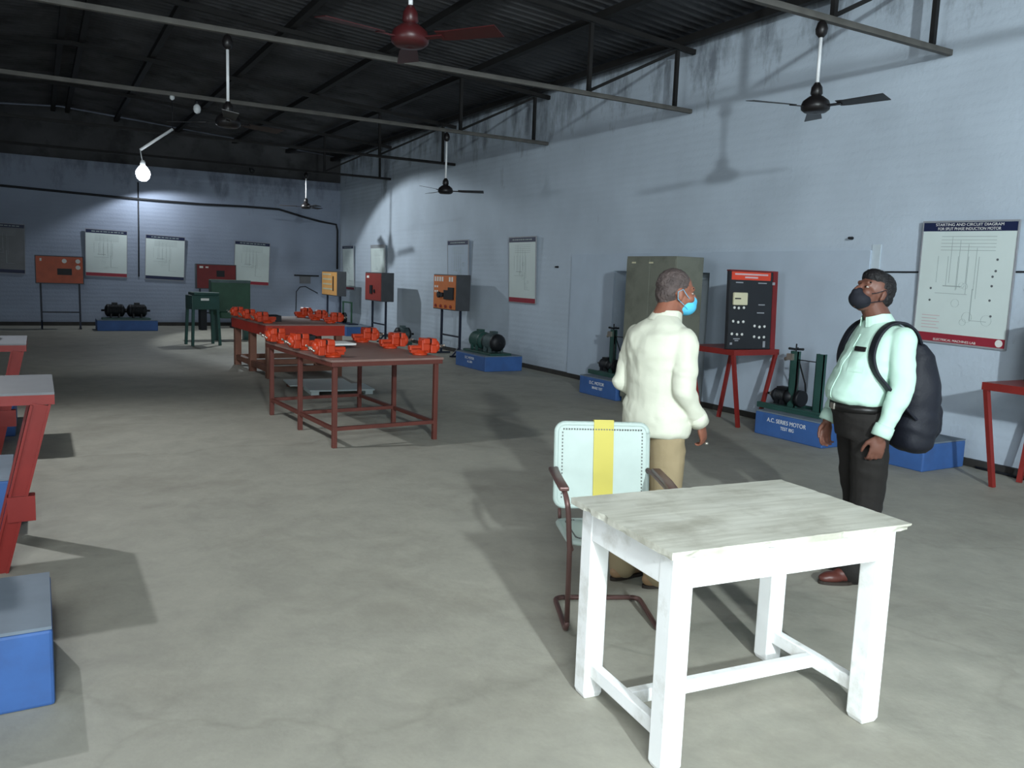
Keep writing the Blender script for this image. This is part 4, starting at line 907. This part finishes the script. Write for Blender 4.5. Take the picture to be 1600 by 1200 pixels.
def person(spec):
    e = empty('person', spec['base'], spec['yaw'], spec['label'], 'person')
    J = {k: Vector(v) for k, v in spec['J'].items()}
    H = Matrix.Translation(J['head']) @ Matrix.Rotation(spec['hyaw'], 4, 'Z') @ Matrix.Rotation(spec['hpitch'], 4, 'Y')
    # ---- one continuous body
    b = MB(); head_parts(b, H, J['neck'], spec.get('neckr', .058))
    b.loft([(c, rx-.022, ry-.022) for c, rx, ry in spec['torso']])
    for s in 'LR':
        b.chain([(J['sh'+s], .044), (J['el'+s], .038), (J['wr'+s], .027)])
        b.chain([(J['hip'+s], .085), (J['kn'+s], .055), (J['an'+s]+Vector((0, 0, .02)), .040)])
        hd = spec['hand'+s]; hand(b, J['wr'+s], hd[0], hd[1], hd[2], spec.get('hs', 1.0), hd[3])
        F = Matrix.Translation((J['an'+s].x, J['an'+s].y, 0)) @ Matrix.Rotation(spec['foot'+s], 4, 'Z')
        b.ell(F @ Vector((.06, 0, .045)), (.10, .035, .03), F.to_3x3()); b.ell(F @ Vector((-.01, 0, .05)), (.04, .032, .038), F.to_3x3())
    b.chain([(J['shL'], .044), (J['neck']-Vector((0, 0, .05)), .05), (J['shR'], .044)])
    body = blob(b, 'body', spec['skin'], e, .0055, 3)
    eyes(H, body)
    for s in (-1, 1):
        b = MB(); b.caps(H @ Vector((.083, s*.016, .032)), H @ Vector((.074, s*.047, .033)), .0052, .004, 8, 3); b.build('eyebrow', spec['brow'], body)
    # ---- hair
    b = MB(); R3 = H.to_3x3()
    for c, r_ in spec['hair']: b.ell(H @ Vector(c), r_, R3)
    blob(b, 'hair', spec['hairm'], e, .005, 2, folds(.0035, 2, 60))
    if 'hair2' in spec:
        b = MB()
        for c, r_ in spec['hair2']: b.ell(H @ Vector(c), r_, R3)
        blob(b, 'temple_hair', M_hair1w, e, .005, 2, folds(.002, 3, 60))
    # ---- trousers
    b = MB(); b.loft(spec['pelvis'])
    for s in 'LR':
        rk = spec['legr']; b.chain([(J['hip'+s], rk[0]), (J['kn'+s], rk[1]), (J['an'+s]+Vector((0, 0, .03)), rk[2])]); b.caps(J['an'+s]+Vector((0, 0, .06)), J['an'+s]+Vector((.008, 0, .00)), rk[2], rk[2]+.006)
    blob(b, 'trousers', spec['trm'], e, .008, 5, folds(.006, spec['seed']+1, 8))
    # ---- shirt
    b = MB(); b.loft(spec['torso']); b.loft(spec['hem']) if spec.get('hem') else None
    sr = spec['slr']
    for s in 'LR':
        b.chain([(J['sh'+s]-Vector((0, 0, .004)), sr[0]), (J['el'+s], sr[1]), (J['wr'+s]-(J['wr'+s]-J['el'+s]).normalized()*.035, sr[2])])
    b.chain([(J['shL']-Vector((0, 0, .015)), sr[0]-.004), (J['neck']-Vector((0, 0, .058)), .080), (J['shR']-Vector((0, 0, .015)), sr[0]-.004)])
    sh = blob(b, 'shirt', spec['shm'], e, .008, 5, folds(.008, spec['seed'], 7.5))
    for s in 'LR':
        b = MB(); a = J['wr'+s]; d = (J['wr'+s]-J['el'+s]).normalized(); b.lathe([(.030, -.062), (sr[2]+.004, -.060), (sr[2]+.006, -.03), (sr[2]+.004, .002), (.030, .004)], a, d, 20); b.build('cuff', spec['shm'], sh)
    # collar: a folded band around the neck
    b = MB(); nk = J['neck']; ax = (J['head']-nk).normalized(); rr = []
    for k in range(25):
        a = math.radians(20+320*k/24); cx, sy = math.cos(a), math.sin(a); fr = max(0, cx)
        base = nk+Vector((.004, 0, .010)); up_ = Vector((ax.x*.05, 0, .030-.024*fr)); o1 = Vector((cx*.092, sy*.090, -.020-.03*fr)); i1 = Vector((cx*.074, sy*.071, 0))
        rr.append([base+o1, base+i1+up_, base+i1*.94+up_, base+o1*.90])
    b.rings(rr, smooth=False, cap=True); b.build('collar', spec['shm'], sh, .004)
    # ---- shoes
    for s in 'LR':
        F = Matrix.Translation((J['an'+s].x, J['an'+s].y, 0)) @ Matrix.Rotation(spec['foot'+s], 4, 'Z')
        o = blob(shoe(None, F, .27, .043), 'shoe', spec['shoem'], e, .006, 3); sole(F, .045).build('sole', M_sole, o)
    # ---- mask
    b = MB(); b.ell(H @ Vector((.060, 0, -.060)), (.062, .061, .052), R3); b.ell(H @ Vector((.088, 0, -.036)), (.036, .034, .034), R3)
    mk = blob(b, 'face_mask', spec['maskm'], e, .005, 4)
    for s in (-1, 1):
        b = MB(); b.tube([H @ Vector((.070, s*.052, -.032)), H @ Vector((.035, s*.074, -.010)), H @ Vector((.0, s*.089, .020)), H @ Vector((-.024, s*.086, .004)), H @ Vector((-.018, s*.083, -.032)), H @ Vector((.03, s*.068, -.060)), H @ Vector((.055, s*.055, -.078))], .0014 if spec['seed'] == 1 else .0022, 6)
        b.build('ear_loop', spec['maskm'], mk)
    return e, J, H

P1 = dict(seed=1, base=(2.82, 3.32, 0), yaw=math.radians(5), label='person in loose cream shirt, khaki trousers and blue face mask, facing right', skin=M_skin1, brow=M_hair1,
    J=dict(head=(.080, -.005, 1.545), neck=(.008, 0, 1.415), shL=(-.01, .165, 1.31), shR=(.0, -.165, 1.31), elL=(-.055, .215, 1.06), elR=(-.035, -.215, 1.055), wrL=(.12, .17, .93), wrR=(.105, -.205, .885),
        hipL=(-.01, .09, .88), hipR=(-.01, -.09, .88), knL=(-.03, .09, .48), knR=(.0, -.095, .48), anL=(-.125, .075, .075), anR=(-.05, -.11, .075)),
    hyaw=math.radians(-24), hpitch=math.radians(6), neckr=.060,
    torso=[((-.01, 0, .86), .135, .185), ((.0, 0, .98), .145, .19), ((.0, 0, 1.12), .142, .19), ((-.022, 0, 1.25), .138, .188), ((-.028, 0, 1.33), .112, .190), ((-.018, 0, 1.385), .088, .135), ((.005, 0, 1.43), .06, .065)],
    hem=[((-.005, 0, .805), .140, .185), ((-.005, 0, .83), .155, .200), ((0, 0, .92), .155, .203), ((0, 0, 1.02), .14, .185)],
    pelvis=[((-.01, 0, .80), .12, .17), ((-.01, 0, .92), .125, .17), ((0, 0, 1.0), .11, .155)], legr=(.098, .082, .072), slr=(.068, .058, .045),
    handL=((.9, -.3, -.3), (0, -1, -.2), (.2, 0, 1), .7), handR=((.45, .05, -.9), (-.35, .9, 0), (.9, .2, .3), .75), footL=math.radians(4), footR=math.radians(-14),
    hair=[((-.022, 0, .040), (.092, .081, .085)), ((-.050, 0, -.005), (.058, .074, .066)), ((-.055, 0, -.040), (.040, .058, .045))], hairm=M_hair1, trm=M_tr1, shm=M_shirt1, shoem=M_tan, maskm=M_mask1)
e1, J1, H1 = person(P1)
b = MB(); q = J1['wrR']+Vector((.065, .005, -.115)); b.ell(q, (.011, .011, .008)); b.build('ring', M_chrome, e1)

P2 = dict(seed=2, base=(3.90, 2.86, 0), yaw=math.radians(154), label='person in pale mint shirt, dark trousers and black face mask, looking up', skin=M_skin2, brow=M_hair2,
    J=dict(head=(.025, 0, 1.580), neck=(-.025, 0, 1.435), shL=(-.065, .18, 1.345), shR=(-.05, -.18, 1.345), elL=(-.065, .225, 1.095), elR=(.0, -.225, 1.10), wrL=(.035, .235, .845), wrR=(.115, -.205, .85),
        hipL=(.015, .09, .89), hipR=(.015, -.09, .89), knL=(-.005, .09, .49), knR=(-.035, -.09, .49), anL=(.03, .09, .075), anR=(-.11, -.10, .075)),
    hyaw=math.radians(14), hpitch=math.radians(-20), neckr=.062,
    torso=[((.035, 0, .985), .140, .162), ((.058, 0, 1.01), .160, .172), ((.062, 0, 1.06), .162, .175), ((.030, 0, 1.16), .150, .180), ((-.012, 0, 1.27), .138, .188), ((-.035, 0, 1.36), .118, .195), ((-.028, 0, 1.415), .085, .135), ((-.015, 0, 1.445), .058, .062)],
    pelvis=[((.02, 0, .80), .125, .17), ((.025, 0, .90), .140, .172), ((.04, 0, .965), .145, .168), ((.04, 0, .992), .143, .166)], legr=(.102, .086, .078), slr=(.070, .056, .045),
    handL=((.12, -.08, -1), (-.2, -1, 0), (1, -.2, 0), .8), handR=((.12, .08, -1), (-.2, 1, 0), (1, .2, 0), .7), footL=math.radians(6), footR=math.radians(-10),
    hair=[((-.030, 0, .040), (.090, .081, .088)), ((-.055, 0, .0), (.056, .074, .070)), ((.02, 0, .075), (.065, .070, .052))], hairm=M_hair2, trm=M_tr2, shm=M_shirt2, shoem=M_oxb, maskm=M_mask2)
e2, J2, H2 = person(P2)
b = MB(); b.loft([((.040, 0, .948), .150, .172), ((.040, 0, .985), .150, .172)], n=36); bl = b.build('belt', M_belt, e2)
b = MB(); b.box(.186, .196, -.02, .02, .95, .983); b.build('buckle', M_chrome, bl)
from mathutils.bvhtree import BVHTree
shirt2 = [c for c in e2.children if c.name.startswith('shirt')][0]
bvh = BVHTree.FromPolygons([v.co.copy() for v in shirt2.data.vertices], [tuple(p.vertices) for p in shirt2.data.polygons])
def patch(name, m, ang, z0, z1, w, off, parent, nx=7, nz=7):
    # cloth patch laid on the shirt front, ang = direction around the chest
    c = Vector((0, 0, 0)); d = Vector((-math.cos(ang), -math.sin(ang), 0)); side = Vector((-math.sin(ang), math.cos(ang), 0)); g = MB(); rows = []
    for i in range(nx+1):
        r0 = []; r1 = []
        for k in range(nz+1):
            p = c-d*.6+side*(w*(i/nx-.5))+Vector((0, 0, z0+(z1-z0)*k/nz)); h = bvh.ray_cast(p, d)[0] or (p+d*.45)
            r0.append(h-d*off); r1.append(h+d*.002)
        rows.append(r0+list(reversed(r1)))
    g.rings(rows, smooth=False); return g.build(name, m, parent)
patch('shirt_pocket', M_shirt2, math.radians(38), 1.165, 1.275, .09, .004, shirt2)
patch('phone_in_pocket', M_fandark, math.radians(38), 1.274, 1.298, .07, .012, e2)
patch('placket', M_shirt2, math.radians(2), 1.0, 1.36, .032, .004, shirt2, 2, 20)
b = MB(); b.ell(J2['wrR']+Vector((.02, .0, -.10)), (.012, .012, .007)); b.build('ring', M_chrome, e2)
# backpack: a thing of its own, carried on the back
bp = empty('backpack', (3.90, 2.86, 0), math.radians(154), 'dark navy backpack worn on the back of the man in the mint shirt', 'backpack')
b = MB(); b.loft([((-.255, .02, .735), .06, .11), ((-.240, .02, .77), .10, .15), ((-.243, .02, .88), .118, .165), ((-.240, .02, 1.02), .120, .165), ((-.232, .02, 1.15), .105, .155), ((-.225, .02, 1.26), .075, .135), ((-.205, .02, 1.32), .045, .10)], e=2.6)
bag = blob(b, 'main_compartment', M_bag, bp, .009, 6, folds(.008, 5, 7))
b = MB(); b.loft([((-.318, .02, .80), .035, .10), ((-.332, .02, .86), .045, .12), ((-.332, .02, .97), .045, .12), ((-.318, .02, 1.04), .03, .10)], e=2.8); blob(b, 'front_pocket', M_bag, bp, .009, 5, folds(.005, 6, 9))
def cat(P, n=5):
    P = [Vector(p) for p in P]; out = []
    for i in range(len(P)-1):
        p0, p1, p2, p3 = P[max(i-1, 0)], P[i], P[i+1], P[min(i+2, len(P)-1)]
        for k in range(n):
            t = k/n; out.append(.5*((2*p1)+(p2-p0)*t+(2*p0-5*p1+4*p2-p3)*t*t+(3*p1-p0-3*p2+p3)*t**3))
    return out+[P[-1]]
for s in (1, -1):
    b = MB(); b.band(cat([(-.20, s*.10, 1.33), (-.15, s*.13, 1.39), (-.08, s*.145, 1.43), (-.01, s*.152, 1.425), (.045, s*.158, 1.38), (.078, s*.166, 1.31), (.088, s*.178, 1.24), (.07, s*.198, 1.17), (.02, s*.208, 1.11), (-.06, s*.195, 1.03), (-.18, s*.16, .93)]), .06, .014, (0, 1, 0)); b.build('shoulder_strap', M_bag, bp, .004)
b = MB(); b.tube([(-.20, -.03, 1.34), (-.19, -.03, 1.39), (-.19, .07, 1.39), (-.20, .07, 1.34)], .009); b.build('grab_handle', M_bag, bp)
